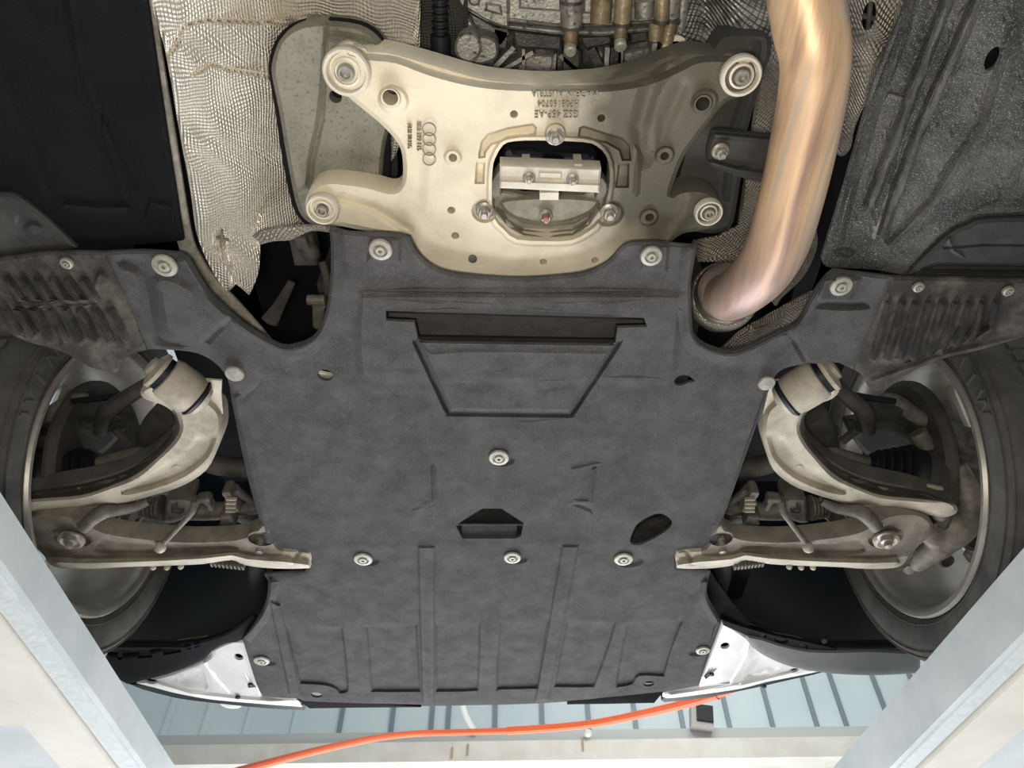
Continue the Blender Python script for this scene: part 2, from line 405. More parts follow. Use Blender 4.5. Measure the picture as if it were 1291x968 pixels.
# ---------------------------------------------------------------- fasteners
def washer_bolt(px, py, h, r, parent, flat=False, label=None):
    c = U(px, py, h); R = r*mpp(px, py, h); g = G()
    if flat: prof = [(R, 0), (R, .0025), (R*.9, .0045), (.0001, .005)]
    else: prof = [(R*1.0, 0), (R, .002), (R*.93, .004), (R*.62, .005), (R*.50, .002), (R*.42, .002), (R*.42, .0055), (R*.36, .0065), (R*.17, .0065), (R*.15, .003), (.0001, .003)]
    g.lathe(prof, c, (0, 0, -1), 28, cap=False)
    o = g.out('fastener', WASH if not flat else STEEL, parent, 25)
    if label: o['label'] = label
    return o
def hexbolt(px, py, h, r, parent, name='bolt', m=None, axis=(0, 0, -1), rise=.012, flange=True, c=None):
    c = c or U(px, py, h); R = r*mpp(px, py, h); g = G()
    if flange: g.lathe([(R*1.0, 0), (R*.98, rise*.2), (R*.75, rise*.35)], c, axis, 24)
    g.lathe([(R*.70, rise*.2), (R*.70, rise*.9), (R*.60, rise)], c, axis, 6)
    g.lathe([(R*.40, rise*.9), (R*.40, rise*1.35), (R*.3, rise*1.5), (.0001, rise*1.5)], c, axis, 12, cap=False)
    return g.out(name, m or STEEL, parent, 25)
# ================================================================ SETTING
def pl(name, pts, m, parent=None, kind='structure'):
    o = mk(name, pts, [tuple(range(len(pts)))], m, parent, smooth=False)
    if kind and not parent: o['kind'] = kind
    return o
g = G(); g.box((0, 0, -.05), (14, 14, .1)); o = g.out('floor', CONC, smooth=False); o['kind'] = 'structure'
# front wall: blue-grey sheet panels above a horizontal steel beam
YW = 3.7
g = G(); g.box((0, YW+.07, 2.4), (12, .06, 4.8)); wall = g.out('wall_front', PLAS, smooth=False); wall['kind'] = 'structure'
zt = WY(600, 918, YW).z
wx = [-2.9]
seam = [208, 258, 312, 372, 430, 495, 545, 566, 625, 684, 742, 800, 858, 915, 968, 1022, 1058, 1112, 1160]
xs = [WY(p, 900, YW).x for p in seam]
xs = [xs[0]-.30*k for k in (4, 3, 2, 1)] + xs + [xs[-1]+.30*k for k in (1, 2, 3, 4, 5)]
for a, b_ in zip(xs[:-1], xs[1:]):
    g = G(); g.box(((a+b_)/2, YW+.02, (zt+4.7)/2), (b_-a-.012, .02, 4.7-zt+.3)); g.out('wall_panel', WALL, wall, smooth=False)
for a in xs:
    g = G(); g.box((a, YW+.012, (zt+4.7)/2), (.022, .028, 4.7-zt+.3)); g.out('seam_rib', WALLR if a > -.9 else WALL, wall, smooth=False)
# wall beam: grey upper flange and cream web
p0, p1 = WY(645, 921, YW-.2), WY(645, 936, YW-.2)
z0, z1, z2 = WY(645, 921, 3.5).z, WY(645, 936, 3.5).z, WY(645, 961, 3.5).z
bm_ = thing('wall_beam', 'long cream painted steel beam with grey upper edge across the blue-grey wall', 'beam', (0, 3.5, z2))
g = G(); g.box((0, 3.56, (z0+z1)/2), (9, .12, z0-z1)); g.out('upper_flange', mat('grey_primed_steel', (.50, .52, .50), .6), bm_, smooth=False)
g = G(); g.box((0, 3.54, (z1+z2)/2), (9, .12, z1-z2)); g.out('web', WHITE, bm_, smooth=False)
for px, py in ((590, 944), (570, 948), (735, 940)):
    c = WY(px, py, 3.475); g = G(); g.box(c, (.008, .006, .05)); g.out('weld_mark', mat('rust_mark', (.45, .34, .22), .8), bm_, smooth=False)
c = WY(741, 925, 3.46); g = G(); g.lathe([(.018, 0), (.02, .006), (.012, .02), (.006, .022)], c, (0, -1, .2), 14); tag(g.out('pipe_clip', CABLE), 'small white clip lump fixed on the grey beam edge behind the orange hose', 'clip')
# window strip under the beam (bright daylight)
g = G(); g.box((0, 3.66, z2/2), (9, .02, z2)); wn = g.out('window_1', None or mat('daylit_pane', (.9, .93, .95), .3, extra=lambda m, nt, N, L, b, geo: (b.inputs['Emission Color'].__setattr__('default_value', (.93, .97, 1, 1)), b.inputs['Emission Strength'].__setattr__('default_value', 1.0))), smooth=False); wn['kind'] = 'structure'
for o in (wall, bm_, wn): o.rotation_euler.z = math.radians(-1.7)
# small sensor lamp above the beam, hose, cable
c = WY(884, 906, 3.45)
t = thing('wall_floodlight', 'small square dark-faced lamp box standing on the wall beam at right', 'lamp', c)
g = G(); g.box(c, (.10, .07, .10), Matrix.Rotation(.15, 3, 'Y')); g.out('housing', mat('lamp_grey', (.45, .42, .40), .6), t, smooth=False)
g = G(); g.box(c+Vector((.012, -.04, .008)), (.075, .012, .075), Matrix.Rotation(.15, 3, 'Y')); g.out('dark_face', BLACK, t, smooth=False)
g = G(); g.tube([WY(905, 876, 2.5), WY(840, 893, 2.7), WY(760, 910, 2.95), WY(700, 917, 3.05), WY(640, 921, 3.1)], .015, 10, 8)
g.tube([WY(640, 921, 3.1), WY(575, 923, 3.1), WY(520, 925, 3.05), WY(470, 931, 2.9), WY(400, 946, 2.6), WY(330, 964, 2.35), WY(280, 978, 2.2)], .012, 10, 8)
g.tube([WY(905, 876, 2.5), WY(930, 866, 2.4), WY(990, 835, 2.2), WY(1010, 780, 2.1)], .011, 10, 8)
tag(g.out('air_hose', HOSE), 'bright orange air hose sagging across in front of the wall', 'hose')
g = G(); g.tube([WY(572, 860, 3.40), WY(582, 885, 3.42), WY(588, 903, 3.45), WY(600, 924, 3.495)], .014, 10, 6)
tag(g.out('hanging_cable', CABLE), 'short white cable dangling behind the front edge of the undertray', 'cable')
# ================================================================ LIFT RUNWAYS
def runway(side, pa, pb, hf, xo, label, cross):
    A, B = U(*pa, .64), U(*pb, .64); d = (B - A).normalized()
    A = A - d*.35; B = B + d*1.6; s = side
    t = thing('lift_runway', label, 'lift runway', (A.x, A.y, CZ+hf-.05), 'galvanised runways of the lift')
    def bar(name, x0, x1, h0, h1, m):
        g = G(); v = []
        for P in (A, B):
            for x, h in ((x0, h0), (x1, h0), (x1, h1), (x0, h1)): v.append((P.x+s*x, P.y, CZ+h))
        g.add(v, [(0,1,2,3),(4,7,6,5),(0,4,5,1),(1,5,6,2),(2,6,7,3),(3,7,4,0)]); return g.out(name, m, t, smooth=False)
    bar('side_channel', 0, .012, hf, .64, GALV)
    bar('top_plate', .012, .46, .605, .620, GALV)
    bar('lower_lip', .0125, xo, hf-.004, hf+.008, mat('bright_galvanised_lip', (.66, .71, .71), .5, .1, 1, 60, (.58, .63, .64), .5, 120))
    bar('painted_beam', xo+.004, xo+.10, hf-.012, .60, WHITE)
    for (px, py, py2) in cross:
        a, b2 = U(px, py, hf-.01), U(px, py2, hf-.01)
        g = G(); g.box((s*(.69+.35+xo), (a.y+b2.y)/2, CZ+hf+.04), (.62, abs(b2.y-a.y), .10)); g.out('cross_brace', WHITE, t, smooth=False)
    return t, A, B
runway(-1, (0, 620), (222, 968), .585, .048, 'galvanised steel runway of the lift running down the left edge', [(20, 915, 873)])
runway(1, (1291, 690), (1050, 968), .557, .040, 'galvanised steel runway of the lift under the tyre on the right', [(1270, 893, 868)])
# ================================================================ DARK UPPER STRUCTURE OF THE CAR
body = thing('car_body_shell', 'dark underside of the raised car above all fitted panels', 'car body', (0, .8, CZ+1.0))
g = G(); g.box((0, -.1, CZ+1.26), (2.2, 1.3, .04)); g.out('cabin_floor', FELTD, body, smooth=False)
g = G(); g.box((0, 1.25, CZ+1.32), (1.30, 1.9, .04)); g.out('bonnet_underside', BLACK, body, smooth=False)
for s in (-1, 1):
    g = G(); g.box((s*.45, 1.45, CZ+.97), (.16, .30, .01)); g.out('front_apron', MATB, body, smooth=False)
    g = G(); g.box((s*.47, 1.55, CZ+1.13), (.03, .7, .36)); g.out('inner_wing', BLACK, body, smooth=False)
    g = G(); g.box((s*.555, .95, CZ+1.13), (.19, .62, .03)); g.out('wheelhouse_roof', BLACK, body, smooth=False)
    g = G(); g.box((s*.47, .55, CZ+1.15), (.03, .35, .3)); g.out('inner_wing', BLACK, body, smooth=False)
g = G(); g.box((0, 1.62, CZ+.97), (.74, .36, .01)); g.out('duct_floor', MATB, body, smooth=False)
g = G(); g.box((0, 1.86, CZ+1.12), (1.05, .03, .36)); g.out('radiator_panel', BLACK, body, smooth=False)
g = G(); g.box((0, 1.0, CZ+1.10), (.62, .7, .22)); g.out('engine_block', IRON, body, smooth=False)
# ================================================================ UNDERTRAY
HT = .85
tray_o = sp([(415,288,1),(428,290),(440,293),(470,294),(505,295,1),(516,300),(524,316),(541,333),(564,343),(610,349),(660,351),(706,348),(739,343),(766,330),(782,313),(795,306),(825,305,1),
 (876,310,1),(880,305,1),(873,343),(871,363),(873,412),(878,425),(891,435),(914,442),(938,438),(971,422),(1004,406),(1020,379),(1037,353),(1051,340,1),(1124,349,1),(1100,410),(1077,466,1),
 (1057,457,1),(1016,459),(990,464),(977,474),(969,492,1),(915,645,1),(908,663),(904,686,1),(898,692,1),(858,692),(850,703),(852,716,1),(896,720,1),(893,730),(891,745),(895,758),(902,770),(909,784,1),(881,864,1),(846,871),(833,873,1),(740,882),(690,886),
 (640,888),(531,890,1),(382,886,1),(374,880,1),(331,877,1),(323,861),(306,806,1),(318,790),(330,770),(337,750),(338,732,1),(333,724,1),(384,721,1),(389,711),(378,698),(349,693,1),(333,686,1),(328,659),(311,597),(292,505,1),(287,478),(272,458),(248,445),(216,441),(186,440,1),
 (160,378),(133,318,1),(180,316),(225,319,1),(236,325),(250,348),(265,370),(291,395),(315,414),(343,430),(357,436),(371,435),(392,427),(405,409),(413,380),(417,340),(417,310)], 3)
F_ = []
def pad(pts, dh, bev=4, n=3): F_.append(('p', sp(pts, n), dh, bev))
def ridge(pts, wd, dh): F_.append(('l', [tuple(a) for a in cat(pts, False, 4)], wd, dh))
c_ = lambda *p: [(a, b, 1) for a, b in p]
# plateau, band and flap in the middle
pad(c_((446,420),(450,479),(548,484),(748,485),(838,486))+[(850,478),(857,450),(862,395),(862,372),(850,366,1),(450,366,1)], -.007, 9)
pad(c_((486,391),(812,400),(816,412),(779,413),(776,431),(527,427),(522,406),(487,404)), .040, 3)
pad(c_((527,429),(776,433),(718,519),(568,517)), -.014, 3)
F_.append(('l', [(523,430),(564,518)], 4, .012)); F_.append(('l', [(780,433),(722,520)], 4, .010)); F_.append(('l', [(566,522),(720,524)], 3, .006)); F_.append(('l', [(528,428),(775,432)], 2.2, -.006))
ridge([(540,444),(548,447),(600,444),(765,446)], 4, -.0025)
pad(c_((466,299),(506,299),(506,333),(462,331)), -.005, 4)
pad(c_((809,308),(845,308),(842,344),(806,342)), -.005, 4)
# turned-down lips around the two openings
ridge([(420,290),(423,320),(423,345),(418,382),(408,414),(393,433),(370,442),(345,438),(300,410),(262,378),(247,352),(232,330)], 13, -.016)
ridge([(872,312),(868,345),(867,365),(869,412),(874,430),(890,441),(914,449),(940,445),(975,428),(1010,411),(1028,380),(1046,350)], 13, -.016)
ridge([(298,505),(318,597),(334,659),(338,683)], 9, -.010)
ridge([(964,500),(911,645),(905,660)], 6, -.006)
ridge([(342,735),(340,755),(331,777),(312,800)], 9, -.014)
ridge([(890,735),(889,752),(895,768),(906,786)], 7, -.012)
# wing folds
ridge([(155,330),(178,340),(186,370),(200,425),(225,433)], 10, .010)
pad([(196,372),(190,350),(215,345),(245,360,1),(290,402),(262,425),(250,436),(215,432),(203,410)], -.008, 9)
ridge([(262,430),(275,415),(292,402)], 6, .004)
pad(c_((1036,350),(1088,350),(1072,382),(1030,380)), -.006, 4)
ridge([(1035,383),(1060,385),(1090,384)], 7, .010)
ridge([(995,420),(1005,436),(1018,458)], 5, .004)
ridge([(300,506),(330,480),(300,470)], 5, .002)
# angled marks, ribs, frames
F_.append(('l', [(546,590),(548,633),(524,643)], 4, -.0045))
F_.append(('l', [(749,592),(744,632),(719,633)], 4, -.0045)); F_.append(('l', [(722,592),(752,585)], 3, -.003))
ridge([(524,642),(548,634)], 4, .004); ridge([(719,632),(745,642)], 4, .004)
pad(c_((526,688),(549,688),(549,888),(531,888)), -.0060, 3)
pad(c_((708,687),(731,687),(692,884),(673,885)), -.0060, 3)
pad(c_((339,756),(354,762),(381,878),(364,877)), -.006, 3)
pad(c_((869,752),(884,742),(862,800),(845,864),(829,862),(852,800)), -.004, 5)
for q in ([(358,790,1),(424,789),(433,797),(440,862),(436,873),(426,874,1),(424,869),(410,864),(378,862,1)],
          [(462,800),(460,791),(470,786),(526,786,1),(531,872,1),(472,872),(467,866)],
          [(549,786,1),(598,785),(606,791),(604,864),(599,871),(549,872,1)],
          [(630,791),(640,784),(692,783,1),(680,868,1),(632,869),(625,866)],
          [(714,783,1),(768,783),(776,790),(752,860),(745,866),(698,866,1)],
          [(789,793),(802,784),(862,782,1),(846,820),(838,853,1),(806,852),(798,862),(780,866),(776,860)]):
    pad(q, .0065, 3)
ridge([(345,700),(440,690),(520,688),(700,685),(800,690),(848,694)], 5, -.002)
# recess pits around lower fasteners
for px, py, r in ((464,706,15),(652,704,14),(794,706,19),(336,834,13),(880,822,13),(634,579,16)): pad(ell(px, py, r, HT, 16, r*.85), .006, 5)
ridge([(540,640),(575,625),(610,630)], 4, 0.0)
slot = c_((575,664),(579,659),(608,641),(632,641),(660,659),(657,676),(650,679),(583,679))
slot = [p[:2] for p in slot]
hexh = sp([(794,682),(799,668),(805,659),(825,648),(838,649),(847,657),(846,663),(836,672),(812,685),(800,687)], 2)
lh = ell(410, 473, 9.5, HT, 14); rh = sp([(850,480),(856,474),(866,473),(874,478),(876,481),(868,482),(860,486),(852,485)], 2)
h1 = ell(399, 876, 7, HT, 12); h2 = ell(818, 862, 7, HT, 12)
def tray_noise(X, Y): return .0010*np.sin(X*.045+.6)*np.sin(Y*.05) + .0006*np.sin(X*.11+Y*.07)
tray = thing('engine_undertray', 'large dark felt engine undertray with pressed ribs filling the middle of the underside', 'undertray', U(640, 600, HT))
sheet('felt_panel', FELT, tray_o, HT, [slot, hexh, lh, rh, h1, h2], F_, 6.5, .005, tray, (4, .003), tray_noise, 28)
for (px, py, r) in ((480,314,15),(821,322,14),(208,334,16),(1060,360,14)): washer_bolt(px, py, HT-(.013 if px > 1000 else .0075), r, tray)
for (px, py, r) in ((629,576,13),(458,704,12),(646,702,11),(786,704,12),(330,832,10),(886,819,9)): washer_bolt(px, py, HT-.002, r, tray)
for (px, py, r) in ((296,470,12),(966,482,11)): washer_bolt(px, py, HT-.010, r, tray, True, 'plain round plug')
# flap below the middle slot, plug in the left hole, lip at the front
g = G(); a = [U(582,662,.868), U(652,662,.868), U(650,679,.856), U(583,679,.856)]
g.add(a + [p + Vector((0, 0, .004)) for p in a], [(0,1,2,3),(7,6,5,4),(0,4,5,1),(1,5,6,2),(2,6,7,3),(3,7,4,0)]); g.out('slot_flap', FELT, tray, smooth=False)
g = G(); g.tube([U(576,661,.853), U(660,661,.853)], .002, 8, 1); g.out('slot_lip', FELT, tray)
g = G(); g.box(U(409, 473, .862), (.021, .020, .004), Matrix.Rotation(.4, 3, 'X') @ Matrix.Rotation(.5, 3, 'Z')); o = g.out('hole_plug', CASTP, tray, smooth=False); o['label'] = 'white tab inside the round hole'
def strip(name, m, P, Q, parent, th=.004):         # ribbon between two 3D polylines
    n = len(P); v = list(P) + list(Q) + [p + Vector((0, th, 0)) for p in P] + [p + Vector((0, th, 0)) for p in Q]
    f = []
    for i in range(n-1):
        f += [(i, i+1, n+i+1, n+i), (2*n+i, 3*n+i, 3*n+i+1, 2*n+i+1), (i, 2*n+i, 2*n+i+1, i+1), (n+i, n+i+1, 3*n+i+1, 3*n+i)]
    f += [(0, n, 3*n, 2*n), (n-1, 3*n-1, 4*n-1, 2*n-1)]
    return mk(name, v, f, m, parent, 30)
strip('front_lip', MATB, [U(374,881,HT+.002), U(450,886,HT+.002), U(531,888,HT+.002)], [U(390,892,.845), U(450,891,.85), U(531,890.5,.852)], tray)
strip('front_lip', MATB, [U(715,884,HT+.002), U(780,878,HT+.002), U(836,872,HT+.002)], [U(715,887,.85), U(780,886,.845), U(825,885,.84)], tray)
# things glimpsed inside the right-hand hexagonal hole
g = G(); g.tube([U(800,672,.93), U(820,660,.91), U(840,655,.93)], .010, 10, 4); g.box(U(832, 664, .92), (.03, .025, .02), Matrix.Rotation(.6, 3, 'Z'))
tag(g.out('wiring_clip', IRON), 'dark pipe and clip glimpsed through the hexagonal hole in the undertray', 'pipe clip')
# ================================================================ RIBBED WHEEL-ARCH COVERS
FR = []
for k in range(9):
    x = 1121+17*k; L = [(x, 384), (x-9, 415), (x-20, 452 if k < 4 else 458-6*(k-2))]
    FR.append(('l', L, 6.5, -.014))
FR.append(('l', [(1100,480),(1160,459),(1189,448),(1240,436),(1300,424)], 5, -.005))
t = thing('wheel_arch_cover', 'ribbed dark felt cover with frayed edge just in front of the right tyre', 'arch cover', U(1180, 400, .85), 'ribbed felt covers at the wheel arches')
sheet('felt_panel', FELTR, sp([(1124,349,1),(1220,351),(1345,354,1),(1345,414,1),(1291,425),(1238,440),(1189,452),(1159,464),(1127,481),(1107,492),(1095,488),(1087,473),(1077,466,1),(1100,410)], 3), .85, [], FR, 3.6, .005, t, (4, .003), None, 45)
washer_bolt(1157, 361, .847, 7, t); washer_bolt(1270, 366, .847, 7, t)
FR = []
for k in range(6):
    x = 10+19*k; FR.append(('l', [(x, 354), (x+8, 366), (x+15, 378)], 6.5, -.014))
for k in range(8):
    x = 6+19*k; FR.append(('l', [(x, 392), (x+9, 408), (x+19, 430-(0 if k > 1 else 8))], 7, -.016))
FR.append(('l', [(15,386),(60,384),(115,378),(125,345)], 5, -.004))
FR.append(('p', circ(127,352,12,12), -.008, 7))
t = thing('wheel_arch_cover', 'ribbed dark felt cover with dirt patch at the left edge of the underside', 'arch cover', U(80, 390, .85), 'ribbed felt covers at the wheel arches')
sheet('felt_panel', FELTR, sp([(-60,325,1),(0,325),(60,318),(132,318,1),(160,378),(185,441,1),(170,445),(158,452),(149,468),(140,470),(128,466),(112,462),(92,450),(74,442),(50,435),(32,430),(0,416),(-60,400,1)], 3), .85, [], FR, 3.6, .005, t, (4, .003), None, 45)
washer_bolt(85, 331, .847, 8, t)
# ================================================================ FLOOR PANELS
t = thing('floor_panel', 'smooth black floor cover panel at upper left beside the heat shield', 'floor panel', U(90, 150, .87))
FF = [('l', [(80,-40),(100,80),(135,180),(152,235),(157,262)], 9, -.006), ('l', [(84,258),(120,262),(158,262)], 8, -.006), ('l', [(130,150),(150,200),(170,240)], 6, -.005),
      ('l', [(215,262),(190,255),(185,275),(205,290)], 6, -.004), ('l', [(0,100),(40,180),(70,250)], 12, .004)]
sheet('felt_panel', FELTD, sp(c_((-80,-60),(180,-60),(185,0),(207,150),(231,303),(180,308),(98,312),(60,278),(25,246),(-80,238)), 1), .87, [], FF, 9, .006, t, (5, .003))
g_ = thing('sill_end_panel', 'grey dusty curved panel corner at the left edge above the ribbed cover', 'panel', U(30, 290, .865))
sheet('skin', mat('dusty_black_plastic', (.030, .030, .030), .7, 0, 1, 16, (.075, .072, .066), .3, 200, lo=.45, hi=.75), sp([(-80,240,1),(0,243),(22,247),(60,276),(97,312,1),(60,318),(0,323),(-80,326,1)], 3), .862, [], [('p', circ(42, 288, 13, 12, 9), -.006, 5), ('l', [(-60,262),(0,262),(18,275)], 8, -.004)], 8, .006, g_, (5, .004))
def band_(q, w_):
    q = [tuple(a) for a in cat(q, False, 4)]; return [(x-w_*(.6+.5*abs(math.sin(y*.05))), y) for x, y in q] + [(x+w_*(.6+.5*abs(math.cos(y*.07))), y) for x, y in q[::-1]]
t = thing('floor_panel', 'grit-covered grey floor panel with long pressed ridges at upper right', 'floor panel', U(1180, 150, .87))
FF = [('l', [(1212,-60),(1195,0),(1160,90),(1125,185),(1095,262)], 9, -.020), ('l', [(1252,-60),(1232,0),(1192,90),(1165,150),(1130,240),(1112,300)], 8, -.020), ('l', [(1238,0),(1198,95)], 4, .006),
      ('l', [(1120,118),(1142,124),(1143,140)], 4, -.004), ('l', [(1290,20),(1268,60),(1240,150),(1218,185),(1180,250),(1120,310)], 7, -.009),
      ('l', [(1160,-60),(1140,40),(1105,130),(1075,230),(1056,305)], 8, -.011), ('l', [(1300,180),(1282,215),(1262,255)], 5, -.004),
      ('p', sp([(1290,-60,1),(1350,-60,1),(1350,262,1),(1240,262),(1200,275),(1225,200),(1262,130)], 3), .006, 10), ('p', circ(1065, 318, 14, 12, 7), .008, 5)]
sheet('coated_panel', GRIT, sp([(1166,-60,1),(1144,0),(1103,100),(1077,191),(1055,265),(1036,325,1),(1042,336),(1070,338),(1103,340),(1142,347,1),(1160,325),(1181,304),(1200,289),(1220,280),(1242,273),(1350,270,1),(1350,-60,1)], 3),
      .87, [circ(1252, 74, 17, 18, 9, -1.05)], FF, 6, .006, t, (5, .004), lambda X, Y: .0012*np.sin(X*.37+Y*.21)*np.sin(Y*.43-X*.11), mats=[(band_(q, w_), GRITL) for q, w_ in (([(1212,-60),(1195,0),(1160,90),(1125,185),(1095,262)], 7), ([(1252,-60),(1232,0),(1192,90),(1165,150),(1130,240),(1105,300)], 8))])
sheet('slot_backing', FELTD, circ(1252, 74, 26, 18, 18), .885, [], [], 8, .003, t)
t = thing('arch_liner_panel', 'scuffed black curved liner panel at the right edge above the ribbed cover', 'panel', U(1240, 320, .865))
sheet('skin', mat('scuffed_black_plastic', (.024, .024, .024), .65, 0, 1, 18, (.06, .058, .052), .3, 200, lo=.45, hi=.8), sp([(1145,346,1),(1163,326),(1184,306),(1203,291),(1222,283),(1244,276),(1350,274,1),(1350,352,1),(1250,351),(1190,349)], 3), .86, [],
      [('l', [(1190,312),(1240,308),(1340,309)], 3, .003), ('p', sp(c_((1160,338),(1180,330),(1340,332),(1340,346),(1160,345)), 1), .014, 5), ('l', [(1196,300),(1202,316),(1212,322)], 4, -.003)], 7, .006, t, (5, .004))
# ================================================================ HEAT SHIELDS
def crumple(X, Y):
    return .004*np.sin(X*.05+Y*.02)*np.sin(Y*.045) + .0022*np.sin(X*.13-Y*.09+np.sin(Y*.05)*2)
def tun(X, Y):      # rises from the sill towards the tunnel
    e = np.interp(Y, [-60, 0, 100, 200, 300, 370], [190, 190, 216, 233, 250, 285])
    return .875 + .10*ss((X-e)/190) 
t = thing('heat_shield', 'large bright embossed foil heat shield at upper left of the tunnel', 'heat shield', U(290, 150, .9))
sheet('foil', FOIL, sp([(188,-60,1),(190,0),(208,63),(228,177),(240,240),(247,290),(258,322),(271,347),(284,368,1),(290,366),(297,358,1),(305,364),(314,372,1),(320,360),(326,341),(328,308,1),(345,302),(362,300),(378,292),(392,285,1),(440,262),(520,150),(530,-60,1)], 3),
      tun, [], [('l', [(210,70),(232,32),(260,25),(330,28),(400,20)], 4, .006), ('l', [(245,92),(265,80),(290,88),(345,97)], 4, .006), ('l', [(285,290),(282,330),(300,360)], 5, -.006),
      ('l', [(292,368),(290,340),(284,320)], 4, .004), ('p', circ(279, 300, 12, 14, 17), .004, 3), ('l', [(328,306),(322,290),(330,270)], 4, -.005)], 6, .003, t, (3, .003), crumple)
g = G(); g.tube([U(273,300,.883), U(288,302,.883)], .0022, 8, 1); g.tube([U(280,290,.883), U(279,312,.883)], .0016, 8, 1); g.out('fixing_clip', DUSTY, t)
t = thing('seam_flange', 'narrow grey sealed body seam between black floor panel and bright foil shield', 'body seam', U(220, 150, .885))
sheet('flange', SILL, sp([(168,-60,1),(170,0),(192,150),(222,300),(245,352),(288,398),(312,416,1),(345,432,1),(322,405),(296,376,1),(272,352),(252,322),(240,288),(222,177),(203,63),(196,0),(196,-60,1)], 3), .889, [], [], 7, .004, t, (4, .003), lambda X, Y: .0008*np.sin(Y*.6)*np.sin(X*.5))
t = thing('heat_shield', 'dark textured foil shield beside the gearbox left of the ribbed hose', 'heat shield', U(535, 40, 1.0))
sheet('foil', FOILG, sp(c_((505,-60),(590,-60),(590,90),(560,90),(512,62),(500,75)), 1), 1.0, [], [], 8, .003, t, None, crumple)
t = thing('heat_shield', 'dark speckled foil shield between gearbox and right bracket', 'heat shield', U(885, 30, 1.0))
sheet('foil', mat('grey_speckled_foil', (.42, .41, .39), .45, .6, 1, 40, (.12, .12, .11), 0, extra=emboss(.009, .9, .4), lo=.4, hi=.6), sp(c_((862,-60),(985,-60),(985,60),(905,62),(860,130),(835,100),(850,60)), 1),
      lambda X, Y: 1.0-.05*ss((X-880)/60), [], [], 8, .003, t, None, crumple)
t = thing('heat_shield', 'embossed foil heat shield with rough torn edge right of the exhaust pipe', 'heat shield', U(1080, 80, .93))
sheet('foil', FOILD, sp([(1040,-60,1),(1160,-60,1),(1150,-10),(1132,30),(1126,62),(1108,82),(1100,110),(1078,160),(1073,185),(1062,197),(1050,190),(1030,170,1)], 3), lambda X, Y: .93-.03*ss((X-1050)/60), [circ(1096, 20, 9, 14, 19, .2)],
      [('l', [(1150,-40),(1130,28),(1124,62),(1105,84),(1095,120)], 5, -.010)], 5, .003, t, (3, .004), crumple)
g = G(); g.tube([U(1083,18,.915), U(1108,26,.915)], .003, 8, 1); g.tube([U(1098,0,.915), U(1094,40,.915)], .003, 8, 1); g.out('fixing_clip', IRON, t)
t = thing('heat_shield', 'embossed foil shield behind the right bracket and left of the exhaust pipe', 'heat shield', U(950, 230, .95))
sheet('foil', FOILD, sp(c_((965,30),(1010,30),(1010,330),(880,330),(872,304),(905,298),(930,285),(945,180)), 1), .955, [], [], 7, .003, t, None, crumple)
t = thing('heat_shield', 'pointed foil shield flap right of the exhaust pipe bend', 'heat shield', U(1000, 330, .93))
sheet('foil', FOILD, sp([(975,300,1),(1010,270),(1024,280),(1031,300),(1026,325),(1010,352),(985,376),(978,386),(970,376),(958,362,1),(960,340)], 3), .93, [], [], 6, .003, t, (3, .003), crumple)
t = thing('heat_shield', 'crumpled foil shield strip at the lower edge of the right opening', 'heat shield', U(960, 410, .9))
sheet('foil', FOILD, sp([(905,444,1),(930,420),(960,402),(990,385),(1015,371),(1030,366,1),(1010,405),(975,424),(938,440,1)], 3), .895, [], [('l', [(950,418),(975,405),(985,400)], 6, -.006)], 5, .003, t, (3, .003), crumple)
# ================================================================ BODY BRACKETS
t = thing('body_bracket', 'speckled olive-grey body bracket with rounded top behind the left crossmember ears', 'body bracket', U(410, 150, .93))
FF = [('p', sp([(335,95),(350,40),(380,20),(414,20),(411,60,1),(408,110),(402,160),(394,195),(390,236,1),(360,240),(340,150)], 3), -.010, 6),
      ('l', [(415,45),(440,48),(470,55)], 8, .006), ('l', [(410,34),(410,90),(407,150),(396,200),(391,238)], 3, .003)]
sheet('plate', OLIVE, sp([(344,75),(352,52),(366,38),(385,30),(414,28),(452,33),(474,46),(487,64,1),(500,120),(486,180),(480,235),(470,282,1),(426,286),(400,284),(384,276),(373,255),(362,200),(352,140),(343,95)], 3), .925, [ell(423,122,8,.925)], FF, 7, .03, t, (5, .010))
sheet('shadow_gap', MATB, sp([(340,72),(348,50),(363,34),(384,26),(414,24),(453,29),(476,42),(490,64,1),(490,250),(470,286,1),(426,291),(400,288),(381,279),(368,257),(356,200),(347,140),(339,93)], 3), .942, [], [], 12, .01, t)  # black sheet standing in for the shadow around the bracket rim
sheet('hole_backing', IRON, circ(423, 122, 14), .945, [], [], 7, .003, t)
t = thing('body_bracket', 'dark olive body bracket behind the right crossmember ears', 'body bracket', U(920, 150, .93))
sheet('plate', OLIVED, sp([(893,68),(900,55),(907,46),(920,41),(962,41,1),(971,48),(971,70),(962,95),(942,165),(936,210),(928,262),(922,285),(908,293),(885,293),(866,284),(850,230,1),(860,190),(880,100)], 3), .925, [], [('l', [(955,55),(950,90),(925,160),(915,250)], 6, -.006)], 7, .03, t, (5, .010))
t = thing('pipe_hanger_arm', 'dark channel bracket with hex bolt reaching from the body to the exhaust pipe', 'bracket', U(925, 195, .87))
sheet('channel', OLIVED, sp([(898,169),(905,166),(940,169),(985,174,1),(985,232,1),(950,228),(925,220),(900,211),(893,206),(892,190)], 3), lambda X, Y: .875-.0*X, [], [('l', [(903,170),(940,174),(985,178)], 5, -.008), ('l', [(897,205),(930,214),(985,222)], 5, -.010), ('p', ell(908,190,12,.875), -.003, 3)], 5, .012, t, (4, .006))
hexbolt(908, 190, .872, 11, t)
